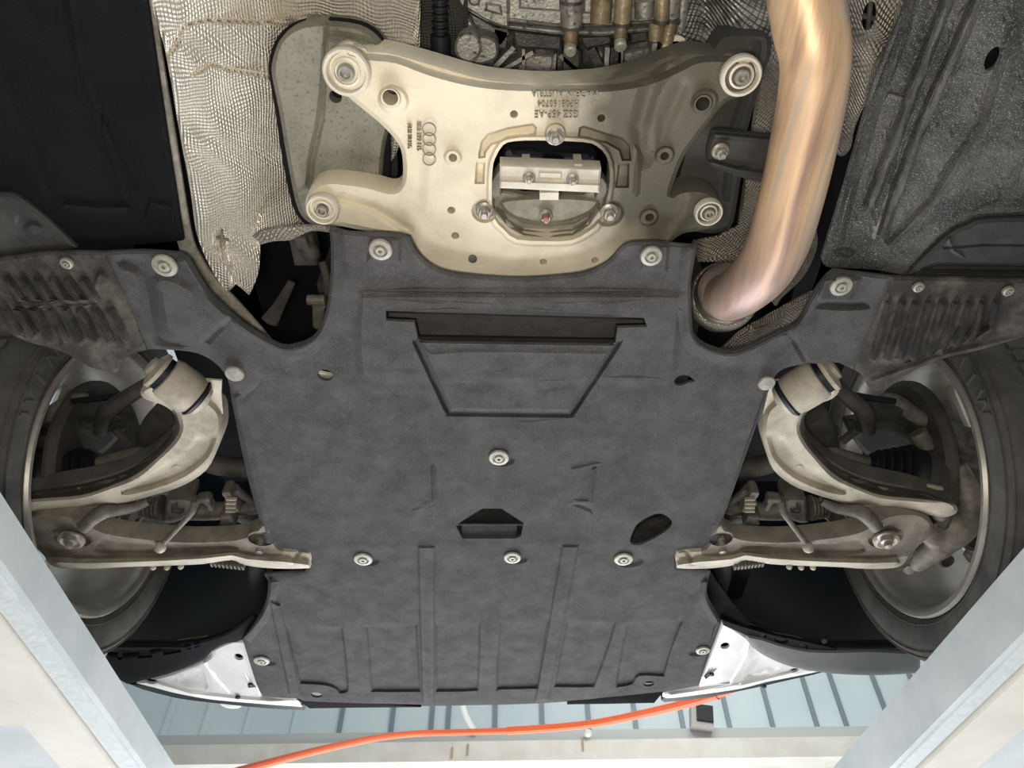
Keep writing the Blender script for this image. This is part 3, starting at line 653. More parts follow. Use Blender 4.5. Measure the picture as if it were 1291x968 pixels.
# ================================================================ CROSSMEMBER
HS = .885
cm_o = sp([(411,88),(413,75),(421,65),(437,60),(460,61),(489,62),(541,76),(600,93),(640,99),(690,102),(730,100),(762,97),(804,87),(841,72),(862,65),(878,63),(905,66),(925,66),(942,69),(953,80),(956,95),(951,110),(940,119),(926,124),(914,130),
 (897,150),(878,175),(863,196),(852,222),(846,244),(855,240),(870,237),(886,238),(901,244),(909,258),(906,276),(896,287),(880,291),(862,294),(848,303),(835,318),(800,340),(760,352),(690,358),(610,356),(565,350),(540,338),(526,320),(516,300,1),(466,292),(425,284),
 (398,280),(386,265),(386,249),(393,236),(405,229),(420,227),(440,229),(466,233),(492,240),(503,236),(508,222),(507,195),(500,178),(481,157),(462,141),(446,128),(432,116),(420,108)], 3)
def bigpad(px, py, r, dh, bev): return ('p', ell(px, py, r, HS, 20), dh, bev)
win = sp([(621,214),(624,200),(634,183),(648,178),(680,177),(735,179),(752,184),(764,196),(769,216),(767,243),(757,277),(742,292),(720,303),(690,304),(652,302),(636,290),(622,273),(620,240)], 2)
CF = []
flange = sp([(430,45),(545,50),(640,70),(800,60),(878,45),(925,50),(960,80,1),(935,80),(905,78),(880,80),(855,92),(815,108),(760,116),(690,115),(640,114),(590,108),(540,95),(500,80),(466,76),(440,70,1)], 3)
CF.append(('p', flange, .022, 9))
CF += [bigpad(438, 89, 27, -.014, 3), bigpad(933, 95, 23, -.012, 3), bigpad(407, 262, 20, -.010, 3), bigpad(893, 266, 17, -.010, 3)]
CF += [bigpad(496, 127, 20, -.008, 4), bigpad(492, 124, 14, -.010, 2), bigpad(888, 129, 18, -.006, 4), bigpad(886, 131, 13, -.008, 2)]
CF += [bigpad(571, 199, 12, -.006, 3), bigpad(838, 196, 13, -.008, 3), bigpad(818, 274, 13, -.007, 3), bigpad(700, 168, 14, -.010, 3), bigpad(611, 266, 17, .009, 4), bigpad(768, 269, 19, .009, 4)]
CF.append(('p', inset(win, -7), -.006, 3))
CF.append(('p', sp(c_((603,193),(606,178),(614,168),(640,160),(672,155),(677,160),(676,170),(640,176),(620,183),(613,192),(612,199),(603,200)), 1), .014, 3))
CF.append(('p', sp(c_((600,203),(612,204),(611,232),(598,232)), 1), .014, 3))
CF.append(('p', sp(c_((730,160),(736,158),(758,165),(785,173),(796,184),(796,203),(784,203),(780,190),(764,181),(728,173)), 1), .014, 3))
CF.append(('p', sp(c_((779,207),(794,205),(793,237),(775,237)), 1), .014, 3))
CF += [('l', [(803,190),(804,215),(802,244)], 5, -.006), ('l', [(845,80),(820,110),(806,160),(812,200)], 16, .010), ('l', [(860,110),(840,150),(828,190)], 14, .006)]
CF += [('l', [(430,250),(470,262),(515,290)], 9, .010), ('l', [(530,150),(545,200),(540,260)], 14, -.003), ('l', [(870,250),(862,275),(845,300)], 12, -.006)]
holes = [win] + [ell(a, b, r, HS, 14) for a, b, r in ((648,144,5),(758,149,5),(571,199,5.5),(569,265,5),(574,297,5),(685,330,4.5),(750,328,4.5),(838,197,5.5),(819,274,5.5),(492,123,10),(886,131,9))]
cm = thing('gearbox_crossmember', 'cream cast aluminium crossmember with four ears and a central window', 'crossmember', U(680, 250, HS))
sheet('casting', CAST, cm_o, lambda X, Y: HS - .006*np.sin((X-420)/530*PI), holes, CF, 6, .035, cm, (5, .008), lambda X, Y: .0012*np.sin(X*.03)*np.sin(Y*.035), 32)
g = G(); g.lathe([(.006, 0), (.006, .004), (.0001, .005)], U(596, 325, HS-.003), (0, 0, -1), 14, cap=False); g.out('plug', DUSTY, cm)
sheet('lower_lip', CASTP, sp(c_((545,338),(600,350),(680,353),(740,349),(770,340),(770,346),(740,355),(680,359),(600,356),(545,348)), 1), .878, [], [], 6, .012, cm)
def bushing(px, py, h, R, label=None):
    b = G(); c = U(px, py, h)
    b.lathe([(R, -.004), (R, .003), (R*.93, .006), (R*.82, .006), (R*.75, -.002), (R*.64, -.002), (R*.60, .004), (R*.50, .005), (R*.45, -.002), (R*.36, -.002)], c, (0, 0, -1), 30)
    o = b.out('bushing', CASTP, cm, 25)
    b = G(); b.lathe([(R*.37, .000), (R*.37, .007), (R*.30, .009), (R*.22, .009), (R*.20, .003), (.0001, .003)], c, (0, 0, -1), 24, cap=False)
    k = b.out('bushing_bolt', STEEL, o, 25); k.location = (0, 0, 0)
for px, py, h, r in ((437,90,.872,.0275),(934,95,.874,.0235),(407,263,.876,.0215),(893,267,.876,.0185)): bushing(px, py, h, r)
for px, py, r in ((700,170,13),(611,265,12),(768,267,12)): hexbolt(px, py, .872 if py < 200 else .884, r, cm)
# raised casting marks
def marks(txt, px, py, size, rot, h, m, parent, sx=1.0, th=.004):
    cu = bpy.data.curves.new('t', 'FONT'); cu.body = txt; cu.size = size; cu.align_x = 'CENTER'; cu.align_y = 'CENTER'; cu.resolution_u = 2
    o = bpy.data.objects.new('t', cu); COL.objects.link(o); dg = bpy.context.evaluated_depsgraph_get()
    me = bpy.data.meshes.new_from_object(o.evaluated_get(dg)); bpy.data.objects.remove(o)
    V = [v.co.copy() for v in me.vertices]; f = [tuple(p.vertices) for p in me.polygons]; ca, sa = math.cos(rot), math.sin(rot)
    P = [U(px + v.x*sx*ca + v.y*sa, py + v.x*sx*sa - v.y*ca, h) for v in V]; n = len(P)
    ed = {}
    for q in f:
        for a, b in zip(q, q[1:]+q[:1]):
            if (b, a) in ed: del ed[(b, a)]
            else: ed[(a, b)] = 1
    v = P + [p - Vector((0, 0, -th)) for p in P]
    return mk('raised_marks', v, f + [tuple(i+n for i in q[::-1]) for q in f] + [(b, a, a+n, b+n) for a, b in ed], m, parent, 20)
MK = mat('raised_cast_marks', (.27, .24, .18), .6, .1)
hm = HS - .0120
marks('MADE IN AUSTRIA', 712, 118, 12, PI, hm, MK, cm, .85)
marks('HP08160704', 704, 131, 12, PI, hm, MK, cm, .85)
marks('GSZ 45P-AE', 702, 144, 13, PI, hm, MK, cm, .85)
marks('8K0 399 115', 528, 172, 9, PI/2, HS-.0080, MK, cm, .8)
marks('ALSI 10 MG', 516, 172, 8, PI/2, HS-.0075, MK, cm, .8)
g = G()
for k in range(4):
    c = U(541, 163+12.5*k, HS-.0088); g.lathe([(.0085, -.001), (.0085, .0012), (.0074, .0012), (.0074, -.001)], c, (0, 0, -1), 20, cap=False)
g.out('raised_rings', MK, cm)
# ---- mount in the window
mt = thing('gearbox_mount', 'grey gearbox rubber mount with pressed cup and two-bolt bar inside the crossmember window', 'gearbox mount', U(690, 240, .9))
sheet('cup', CUP, sp([(624,268),(621,250),(630,240),(660,246,1),(735,246,1),(756,236),(764,262),(752,284),(722,300),(690,302),(655,300),(640,290)], 3), .905, [],
      [('l', [(628,268),(640,285),(660,296),(690,299),(722,296),(742,284),(756,264)], 6, -.022), ('l', [(632,262),(660,279),(690,283),(725,279),(752,262)], 3, -.003)], 4.5, .012, mt, (3, .003))
sheet('rim', CASTP, sp([(626,270,1),(640,282),(655,294),(672,298),(700,299),(722,297),(738,287),(757,265,1),(761,270,1),(745,291),(724,302),(700,304),(672,304),(651,302),(636,288),(623,275,1)], 3), .884, [], [], 4.5, .008, mt, (2, .002))
sheet('dome', CUP, sp([(630,256),(640,250),(690,247),(740,249),(756,254),(745,268),(720,279),(690,283),(660,279),(640,270)], 3), .898, [], [('p', ell(688,272,9,.898), -.004, 3)], 5, .01, mt, (4, .006))
hexbolt(688, 271, .890, 9, mt); g = G(); g.lathe([(.0045, 0), (.004, .008), (.0001, .009)], U(688, 274, .874), (0, 0, -1), 12, cap=False); g.out('paint_mark', REDM, mt)
def slab(name, m, pts, h, th, parent, rnd=(2.5, .003), feats=(), step=7): return sheet(name, m, pts, h, [], feats, step, th, parent, rnd)
slab('cross_bar', CASTP, c2 if False else [p[:2] for p in c_((630,207),(758,212),(757,223),(756,243),(690,240),(630,237))], .868, .022, mt, (2.5, .003),
     [('p', [(628,226),(760,231),(757,245),(628,240)], -.006, 3), ('p', [(679,216),(709,217),(708,226),(679,225)], -.003, 2), ('p', circ(667,225,7,12), .003, 2), ('p', circ(722,227,7,12), .003, 2)], 6)
slab('end_ear', DUSTY, sp([(617,232),(628,214,1),(632,214,1),(632,246,1),(622,250),(616,242)], 2), .880, .02, mt, (2, .003))
slab('end_ear', DUSTY, sp([(757,220,1),(766,232),(765,246),(757,252),(750,250,1)], 2), .880, .02, mt, (2, .003))
for px, py in ((667,224),(722,226)): hexbolt(px, py, .866, 8, mt, 'bar_bolt', STEEL, rise=.008)
sheet('rubber_block', RUB, sp([(634,190),(650,184),(690,183),(740,185),(752,195),(754,225,1),(632,225,1)], 3), .935, [], [('l', [(650,190),(690,192),(740,194)], 6, -.012), ('p', circ(697,203,16,14,6), -.012, 4)], 5, .02, mt, (4, .006))
for px in (663, 728): g = G(); g.box(U(px, 206, .89), (.010, .012, .03)); g.out('bar_tab', CASTP, mt, smooth=False)
g = G(); g.box(U(692, 243, .878), (.024, .010, .02)); g.out('bar_tab', CASTP, mt, smooth=False)
# ================================================================ GEARBOX
gb = thing('gearbox', 'oily alloy gearbox casing with ribs and bolt bosses at the top centre', 'gearbox', U(700, 30, 1.0))
sheet('casing', GEARD, c2 if False else [p[:2] for p in c_((566,-60),(872,-60),(866,40),(858,110),(700,118),(560,112))], 1.06, [], [('p', [(640,62),(672,62),(672,110),(640,110)], -.006, 3), ('p', [(700,62),(735,62),(735,112),(700,112)], -.006, 3)], 8, .05, gb, None, lambda X, Y: .002*np.sin(X*.2)*np.sin(Y*.21))
def gbar(name, m, a, b, wd, h0, th=.02):
    A, B = U(*a, h0), U(*b, h0); d = (B-A); L = d.length; d.normalize(); R = Matrix((d, Vector((0,0,1)).cross(d), Vector((0,0,1)))).transposed()
    g = G(); g.box((A+B)/2+Vector((0,0,th/2)), (L, wd, th), R); return g.out(name, m, gb, smooth=False)
slab('sump_pan', GEAR, sp(c_((640,-60),(850,-60),(850,8),(848,26),(800,30),(745,33),(712,34),(640,27)), 1), 1.0, .05, gb, (3, .004), [('p', [(655,-50),(708,-50),(708,15),(654,11)], -.008, 3), ('p', [(735,-50),(748,-50),(748,18),(735,17)], -.006, 3), ('l', [(642,24),(700,31),(760,31),(848,24)], 2, .004)], 8)
slab('sump_flange', GEAR, sp(c_((640,30),(700,36),(760,38),(850,30),(850,36),(760,45),(700,43),(640,36)), 1), 1.01, .03, gb)
slab('side_housing', GEAR, sp([(566,-60,1),(640,-60,1),(642,36,1),(632,34),(612,26),(592,14),(578,8),(568,6,1)], 2), 1.0, .05, gb, (3, .006), [('l', [(570,8),(592,16),(625,36)], 3, -.006), ('p', [(612,2),(632,6),(634,20),(612,14)], -.012, 3), ('p', circ(598,0,8,10), -.008, 3)], 6)
slab('side_web', GEARD, sp(c_((592,16),(630,36),(646,40),(632,60),(602,44)), 1), 1.02, .04, gb)
slab('canister_body', GEAR, sp([(574,14,1),(592,20),(600,40),(604,44,1),(574,44,1),(568,30)], 2), 1.01, .04, gb, (3, .006))
g = G(); g.tube([U(602,60,1.0), U(625,62,1.0)], [.026,.023], 20, 1); g.lathe([(.020, 0), (.020,.03)], U(590,60,1.0), (0,0,-1), 20)
slab('round_plug', GEAR, circ(590, 60, 17, 20, 19), .972, .05, gb, (3, .004)); slab('round_plug', GEAR, sp([(596,46),(618,47),(627,55),(627,72),(612,80),(595,78)], 3), .985, .05, gb, (3, .006))
slab('plug_foot', GEARD, [(580,78),(600,79),(596,90),(584,90)], .985, .04, gb)
def gcyl(a, b, r, h0, h1=None, m=GEAR, name='cylinder', seg=18):
    g = G(); A, B = U(*a, h0), U(*b, h1 or h0); g.tube([A, A.lerp(B, .5), B], r, seg, 1); return g.out(name, m, gb)
gcyl((721,-60), (720,36), .0135, .975, m=GEAR); gcyl((720,36), (720,58), .0085, .98, m=BRASS)
gcyl((761,-60), (757,27), .013, .985, m=BRASS)
gcyl((790,-60), (784,28), .0105, .975, m=BRASS); gcyl((783,28), (782,54), .0075, .975, m=BRASS)
gcyl((812,0), (812,22), .012, .985, m=GEAR)
gcyl((838,-60), (834,26), .0085, .965, m=BRASS); gcyl((828,28), (826,50), .009, .97, m=BRASS); gcyl((846,28), (840,54), .008, .97, m=BRASS)
gcyl((849,-60), (846,22), .010, .985, m=GEAR)
def band(px, py, rx, h): g = G(); c = U(px, py, h); g.tube([c-Vector((0,.002,0)), c+Vector((0,.002,0))], rx, 18, 1); g.out('groove_ring', GEARD, gb)
for a in ((720,34,.0145,.975),(784,30,.0115,.975),(834,27,.010,.965),(846,27,.011,.975),(720,2,.0142,.975)): band(*a)
for px, py in ((719,60),(782,54)):
    g = G(); g.lathe([(.0078,0),(.0078,.007),(.006,.009),(.0001,.009)], U(px, py, .965), (0, .5, -1), 20, cap=False); g.out('bolt_head', WASH, gb, 20)
for a, b, wd in (((616,93),(648,60),.006),((625,94),(672,66),.005),((706,70),(745,104),.005),((745,62),(765,100),.010),((632,36),(630,60),.016),((620,62),(617,92),.008),((720,62),(720,105),.020),((777,60),(775,100),.014),((783,60),(781,98),.006),((700,68),(697,102),.004),((660,62),(660,100),.004),((826,54),(820,96),.006),((838,58),(832,94),.012),((766,60),(764,90),.006)):
    gbar('casing_rib', GEAR if wd < .0065 else GEARD, a, b, wd, 1.02, .05)
slab('rear_face', GEAR, [(786,66),(815,60),(823,56),(818,94),(784,100)], 1.045, .01, gb); slab('rear_face', GEAR, [(668,68),(698,70),(696,98),(640,94)], 1.050, .01, gb); slab('rear_face', GEAR, [(745,64),(765,64),(764,98),(752,92)], 1.050, .01, gb)
slab('casing_step', GEARD, sp(c_((646,38),(708,45),(708,64),(650,60)), 1), 1.02, .03, gb); slab('casing_step', GEARD, sp(c_((730,46),(770,44),(772,56),(738,62)), 1), 1.02, .03, gb); slab('casing_step', GEARD, sp(c_((795,42),(815,38),(816,52),(795,56)), 1), 1.02, .03, gb)
g = G(); g.lathe([(.016,0),(.016,.006),(.0095,.006),(.0095,0)], U(850,60,.98), (0, 0, -1), 22); g.out('ring_boss', CASTP, gb)
gcyl((857,38), (866,-40), .007, 1.0, m=GEAR, name='edge_bead'); slab('corner_plate', GEAR, [(838,66),(854,72),(851,80),(834,88)], 1.0, .01, gb)
t = thing('ribbed_breather_hose', 'black ribbed hose running down beside the gearbox', 'hose', U(554, 40, 1.0))
g = G()
for k in range(24):
    c = U(555, -60+4.6*k, .99); g.tube([c-Vector((0,.0016,0)), c+Vector((0,.0016,0))], .0105 if k % 2 else .0085, 14, 1)
g.out('corrugated_sleeve', RUB, t); g = G(); g.tube([U(555,44,.985), U(556,80,.985)], .0125, 14, 1); g.out('end_cuff', RUB, t)
# small parts seen behind the ears
t = thing('ribbed_cable_sleeve', 'dark braided cable sleeve glimpsed behind the left side of the crossmember', 'cable sleeve', U(493, 205, 1.0))
g = G(); g.tube([U(487,170,1.0), U(493,205,.99), U(490,245,1.0)], .010, 12, 4); g.out('braid', FOILG, t)
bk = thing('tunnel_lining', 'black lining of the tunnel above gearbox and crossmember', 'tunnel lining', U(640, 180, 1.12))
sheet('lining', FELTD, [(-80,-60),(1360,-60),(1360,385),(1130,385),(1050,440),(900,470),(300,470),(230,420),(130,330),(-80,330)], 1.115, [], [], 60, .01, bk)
# pieces inside the left opening
t = thing('steering_shaft_joint', 'small grey joint and rod in the dark left opening of the undertray', 'joint', U(400, 380, .93))
g = G(); g.tube([U(402,385,.92), U(401,410,.93)], [.010,.008], 12, 1); g.tube([U(388,378,.92), U(410,378,.92)], .008, 10, 1); g.out('rod', DUSTY, t)
g = G(); g.tube([U(406,330,.94), U(412,350,.93), U(414,370,.93)], .006, 10, 3); g.out('cable', IRON, t)
g = G(); g.box(U(385,310,.95), (.035,.05,.03)); g.sphere(U(392,318,.93), .014); g.box(U(382,298,.94), (.02,.02,.04)); g.out('housing', IRON, t, voxel=.003)
t = thing('brake_line_bracket', 'dim dark bracket in the lower left of the left opening', 'bracket', U(340, 400, .98))
g = G(); g.tube([U(340,405,.97), U(352,385,.97), U(368,355,.98)], [.014,.009,.006], 12, 3, flat=.5); g.out('lever', IRON, t)
t = thing('heat_shield', 'small crinkled foil flap hanging over the top of the left opening', 'heat shield', U(350, 292, .9))
sheet('foil', FOILD, sp([(318,298,1),(330,290),(360,285),(400,284),(420,288,1),(418,293),(395,291),(378,297),(365,303),(345,304),(330,308,1)], 3), .885, [], [], 4.5, .003, t, (2, .002), crumple)
# ================================================================ EXHAUST
ex = thing('exhaust_pipe', 'heat-tinted straw and copper coloured exhaust pipe on the right', 'exhaust pipe', U(990, 200, .8))
pth = [(1003,-90,.83,44),(1012,-20,.82,45.5),(1021,30,.81,45.5),(1028,72,.80,43),(1024,120,.80,42),(1011,190,.80,41),(996,255,.80,39.5),(981,305,.80,38.5),(962,340,.805,36),(938,364,.825,33),(918,374,.86,31),(906,370,.90,31)]
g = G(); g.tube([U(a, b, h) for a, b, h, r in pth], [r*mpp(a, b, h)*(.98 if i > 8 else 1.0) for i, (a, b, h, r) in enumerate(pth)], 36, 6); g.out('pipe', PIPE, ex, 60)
g = G()
for i in range(1): pass
wl = [U(a-10, b, h) + Vector((-.008, 0, -r*mpp(a, b, h)*.99)) for a, b, h, r in pth[3:8]]
c = U(916, 368, .872); ax = (U(902,392,.99) - c).normalized()
g = G(); g.lathe([(.033, -.012), (.040, -.008), (.0425, 0), (.041, .006), (.0445, .012), (.0445, .03), (.038, .034)], c, ax, 36); g.out('flange_collar', mat('dark_tinted_collar', (.22, .18, .15), .45, .6, 1, 30, (.12, .10, .09), .3, 200), ex)
g = G(); g.lathe([(.0455, .018), (.049, .024), (.050, .045), (.048, .075), (.044, .080)], c, ax, 40); g.out('braided_flex', FOILD, ex)
# ================================================================ SUSPENSION, both sides
def side(s):
    R = s > 0
    q = (lambda p: p) if R else (lambda p: (M(p[0], p[1]),) + tuple(p[1:]))
    W = lambda px, py, h: U(px if R else M(px, py), py, h)
    poly = lambda P, n=3: sp([q(p) for p in P], n)
    def L_(P, wd, dh): return ('l', [q(p) for p in P], wd, dh)
    wd = 'right' if R else 'left'
    # curved front arm
    a = thing('curved_control_arm', f'curved pale forged control arm with hollow web on the {wd} side', 'control arm', W(1000, 560, .84), 'curved control arms')
    fld = lambda X, Y: .872 - .065*ss((np.abs((X if R else M_(X))-985))/235)
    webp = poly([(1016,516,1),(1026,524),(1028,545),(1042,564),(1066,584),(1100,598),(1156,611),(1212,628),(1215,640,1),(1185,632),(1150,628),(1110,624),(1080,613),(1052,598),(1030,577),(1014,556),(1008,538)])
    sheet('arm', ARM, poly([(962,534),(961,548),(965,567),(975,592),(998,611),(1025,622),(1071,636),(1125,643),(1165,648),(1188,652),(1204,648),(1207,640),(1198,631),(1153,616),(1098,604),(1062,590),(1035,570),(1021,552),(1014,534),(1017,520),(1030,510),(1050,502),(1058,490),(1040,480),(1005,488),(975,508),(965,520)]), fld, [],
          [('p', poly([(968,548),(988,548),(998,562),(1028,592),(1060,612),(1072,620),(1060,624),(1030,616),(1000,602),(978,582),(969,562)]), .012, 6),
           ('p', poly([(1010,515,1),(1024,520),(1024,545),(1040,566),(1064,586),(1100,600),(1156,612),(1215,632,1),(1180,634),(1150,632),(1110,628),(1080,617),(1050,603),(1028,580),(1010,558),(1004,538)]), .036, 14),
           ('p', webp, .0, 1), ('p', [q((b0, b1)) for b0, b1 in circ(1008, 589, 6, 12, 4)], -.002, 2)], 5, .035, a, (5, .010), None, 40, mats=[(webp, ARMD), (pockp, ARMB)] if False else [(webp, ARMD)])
    # bush housing (pale sleeve) and its bolt
    c1, c0 = W(1003, 500, .852), W(1040, 466, .868)
    ax = (W(1058,463,.866) - W(986,506,.862)).normalized(); c0 = W(990,503,.868)
    g = G(); g.lathe([(.010,-.014),(.024,-.008),(.030,.004),(.034,.020),(.034,.052),(.031,.060),(.026,.062)], c0, ax, 28); g.out('bush_sleeve', ARM, a)
    g = G(); g.lathe([(.024,.058),(.027,.060),(.027,.070),(.024,.072)], c0, ax, 24); g.lathe([(.028,-.002),(.0325,.002),(.0335,.004),(.031,.007)], c0, ax, 24); g.out('rubber_ring', RUB, a)
    g = G(); g.lathe([(.024,.070),(.030,.071),(.030,.077),(.022,.081),(.016,.082),(.015,.088),(.008,.09)], c0, ax, 24); g.out('bush_end', ARM, a)
    b = thing('crossbeam_gusset', f'small pale folded metal gusset beside the {wd} plain plug of the undertray', 'gusset', W(975, 500, .88), 'pale gussets beside the undertray plugs')
    sheet('plate', CASTP, [q(p) for p in [(962,522),(968,495),(975,480),(1000,478),(1000,505),(985,506)]], .885, [], [L_([(968,518),(985,505),(1000,486)], 5, -.006)], 6, .004, b)
    # straight rear arm
    a = thing('straight_control_arm', f'long straight forged control arm with hollow web on the {wd} side', 'control arm', W(1000, 695, .83), 'straight control arms')
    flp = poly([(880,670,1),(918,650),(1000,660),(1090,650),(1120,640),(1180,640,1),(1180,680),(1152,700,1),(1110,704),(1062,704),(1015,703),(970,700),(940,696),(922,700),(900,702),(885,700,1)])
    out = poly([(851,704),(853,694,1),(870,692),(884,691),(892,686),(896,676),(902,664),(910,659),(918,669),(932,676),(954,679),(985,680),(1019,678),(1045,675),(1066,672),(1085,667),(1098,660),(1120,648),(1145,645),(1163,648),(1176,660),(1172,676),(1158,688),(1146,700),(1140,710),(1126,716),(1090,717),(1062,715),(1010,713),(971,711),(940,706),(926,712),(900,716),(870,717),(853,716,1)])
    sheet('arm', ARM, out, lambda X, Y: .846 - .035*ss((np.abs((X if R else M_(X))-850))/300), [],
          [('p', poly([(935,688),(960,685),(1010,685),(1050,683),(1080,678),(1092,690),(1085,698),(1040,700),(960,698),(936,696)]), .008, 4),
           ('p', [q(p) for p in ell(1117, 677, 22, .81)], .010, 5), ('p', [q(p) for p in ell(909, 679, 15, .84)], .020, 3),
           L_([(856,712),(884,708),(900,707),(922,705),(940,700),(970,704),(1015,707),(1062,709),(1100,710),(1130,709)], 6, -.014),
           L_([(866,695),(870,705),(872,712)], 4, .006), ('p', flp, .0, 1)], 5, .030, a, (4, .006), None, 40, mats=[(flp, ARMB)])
    g = G(); g.lathe([(.0085, 0), (.0085, .006)], W(909,678,.86), (0,0,-1), 6); g.lathe([(.015,0),(.015,.003),(.011,.004),(.011,.016),(.007,.018),(.007,.026),(.0001,.027)], W(908,681,.862), (0, .2, -1), 20, cap=False); g.out('inner_bolt', STEEL, a)
    g = G()
    for k in range(9): g.box(W(926+4.3*k, 713-.5*k, .845), (.004, .010, .014))
    g.out('ribbed_edge', DUSTY, a, smooth=False)
    for px, py in ((995,713),(1010,714),(1025,714)): g = G(); g.sphere(W(px, py+1, .835), .006, 10); g.out('casting_nub', ARM, a)
    # drop link with eye
    a = thing('drop_link', f'grey bent drop link with bolted eye on the {wd} straight arm', 'link', W(1110, 665, .81), 'drop links on the straight arms')
    g = G(); g.tube([W(1036,632,.87), W(1052,640,.86), W(1070,643,.85), W(1084,645,.835), W(1096,654,.82), W(1106,666,.81)], [.007,.009,.011,.013,.012,.011], 14, 5); g.out('rod', DUSTY, a)
    g = G(); g.lathe([(.021,0),(.023,.004),(.022,.010),(.017,.012),(.014,.010)], W(1116,677,.815), (0,.1,-1), 26); g.out('eye', ARM, a)
    hexbolt(0, 0, 0, 0, a, 'eye_bolt', STEEL, c=W(1118,674,.80), rise=.012) if False else None
    g = G(); g.lathe([(.015,0),(.015,.003),(.0105,.004),(.0105,.013),(.0065,.014),(.0065,.022),(.0001,.023)], W(1117,676,.804), (-.15*s,.1,-1), 18, cap=False); g.out('eye_bolt', STEEL, a, 25)
    a = thing('cast_link', f'pale branched cast link behind the {wd} straight arm', 'link', W(1060, 650, .88), 'branched cast links')
    g = G(); g.tube([W(1034,628,.89), W(1050,640,.885), W(1068,650,.88), W(1069,672,.88)], .0045, 10, 4); g.tube([W(1068,650,.88), W(1092,644,.875)], .0045, 8, 1); g.tube([W(1040,650,.89), W(1058,668,.885), W(1072,674,.88)], .004, 8, 4); g.out('branches', DUSTY, a)
    # level sensor rod
    a = thing('level_sensor_rod', f'thin rod with ball end crossing the {wd} straight control arm', 'sensor rod', W(1005, 665, .82), 'level sensor rods')
    g = G(); g.tube([W(985,634,.86), W(988,646,.845), W(996,658,.835), W(1008,674,.825), W(1017,686,.818)], [.0075,.006,.005,.0052,.005], 12, 4); g.out('rod', DUSTY, a)
    g = G(); g.sphere(W(1019,690,.814), .0105, 16); g.out('ball_end', ARM, a)
    # rack with bellows and connector
    a = thing('steering_rack', f'dusty steering rack end with bellows and connector on the {wd} side', 'steering rack', W(985, 640, .89), 'steering rack ends')
    g = G(); g.tube([W(915,640,.92), W(960,644,.915), W(1006,641,.91)], [.012,.018,.022], 18, 4); g.out('tube', DUSTY, a)
    g = G(); 
    slabp = [q(p) for p in sp([(990,630),(1002,627,1),(1016,627,1),(1019,658,1),(1008,659),(992,650)], 2)]
    sheet('housing', DUSTY, slabp, .885, [], [('p', [q(p) for p in sp([(996,640),(1003,638),(1004,632),(1010,634),(1010,646),(998,647)], 2)], .010, 3)], 5, .05, a, (3, .005))
    g = G()
    for k in range(5): 
        A = W(1020+5*k, 640+.6*k, .90); B = W(1023+5*k, 640+.6*k, .90); g.tube([A, B], (.0245-.0022*k), 18, 1)
    g.out('bellows', DUSTY, a)
    g = G()
    for (px, py, dx, dy, dz) in ((943,632,.020,.030,.03),(947,648,.024,.020,.03),(946,656,.030,.010,.02),(948,618,.016,.022,.03),(975,627,.026,.012,.02),(968,634,.010,.024,.02),(984,632,.010,.016,.02)):
        g.box(W(px, py, .89), (dx, dy, dz), Matrix.Rotation(.15*s, 3, 'Z'))
    g.out('connector_housing', DUSTY, a, voxel=.0025)
    for k in range(4): g = G(); g.box(W(945, 629+5*k, .872), (.018, .0025, .006)); g.out('connector_ridge', ARM, a, smooth=False)
    g = G(); g.tube([W(943,615,.89), W(928,628,.90), W(912,640,.90), W(904,648,.91)], [.009,.007,.006,.006], 10, 4); g.tube([W(940,648,.9), W(922,648,.91), W(908,640,.92)], .003, 8, 4); g.out('cable', IRON, a)
    # dark hose loops behind
    a = thing('brake_duct_hose', f'dark grey curved hose near the edge of the undertray on the {wd} side', 'hose', W(905, 720, .95), 'curved hoses beside the undertray')
    g = G(); g.tube([W(955,640,.95), W(925,650,.95), W(912,672,.95), W(910,700,.95), W(910,725,.95), W(902,752,.95), W(890,770,.95)], .020, 14, 5); g.out('hose', mat('grey_black_hose', (.045, .044, .043), .6), a)
    a = thing('anti_roll_bar', f'dark round bar behind the {wd} curved arm', 'anti-roll bar', W(930, 590, .93), 'anti-roll bar ends')
    g = G(); g.tube([W(905,590,.95), W(940,590,.945), W(975,582,.94), W(1000,560,.95)], .019, 14, 5); g.out('bar', IRON, a)
    # drive shaft
    a = thing('drive_shaft', f'drive shaft with black ribbed rubber boot on the {wd} side', 'drive shaft', W(1110, 590, .92), 'drive shafts')
    g = G(); A, B = W(1000,560,.955), W(1100,590,.925); g.tube([A, B], [.017,.019], 18, 1); g.out('shaft', DUSTY, a)
    g = G(); ax = (W(1160,606,.90)-W(1090,584,.925)); Lx = ax.length; ax.normalize()
    prof = [(.020, 0), (.026, .004)]
    for k in range(5): r = .030+.0065*k; z = .012+.0125*k; prof += [(r-.004, z-.004), (r+.003, z), (r+.003, z+.003), (r-.004, z+.007)]
    prof += [(.056, .075), (.058, .085), (.05, .088)]
    g.lathe(prof, W(1094,586,.925), ax, 30); g.out('rubber_boot', RUB, a, 50)
    g = G(); g.lathe([(.058,.085),(.066,.095),(.066,.112),(.05,.118)], W(1094,586,.925), ax, 30); g.out('joint_cup', IRON, a)
    # steering knuckle
    k_ = thing('steering_knuckle', f'grey forged steering knuckle with ball joints inside the {wd} wheel', 'knuckle', W(1195, 660, .84), 'steering knuckles')
    g = G()
    g.tube([W(1206,585,.90), W(1222,620,.87), W(1222,650,.85), W(1205,668,.835), W(1186,686,.825)], [.016,.020,.026,.030,.024], 14, 4)
    g.tube([W(1186,686,.825), W(1168,700,.822), W(1154,714,.825)], [.026,.020,.013], 12, 3)
    g.tube([W(1178,640,.85), W(1200,655,.845)], [.014,.022], 12, 1); g.tube([W(1160,668,.835), W(1182,676,.83)], [.018,.022], 14, 1)
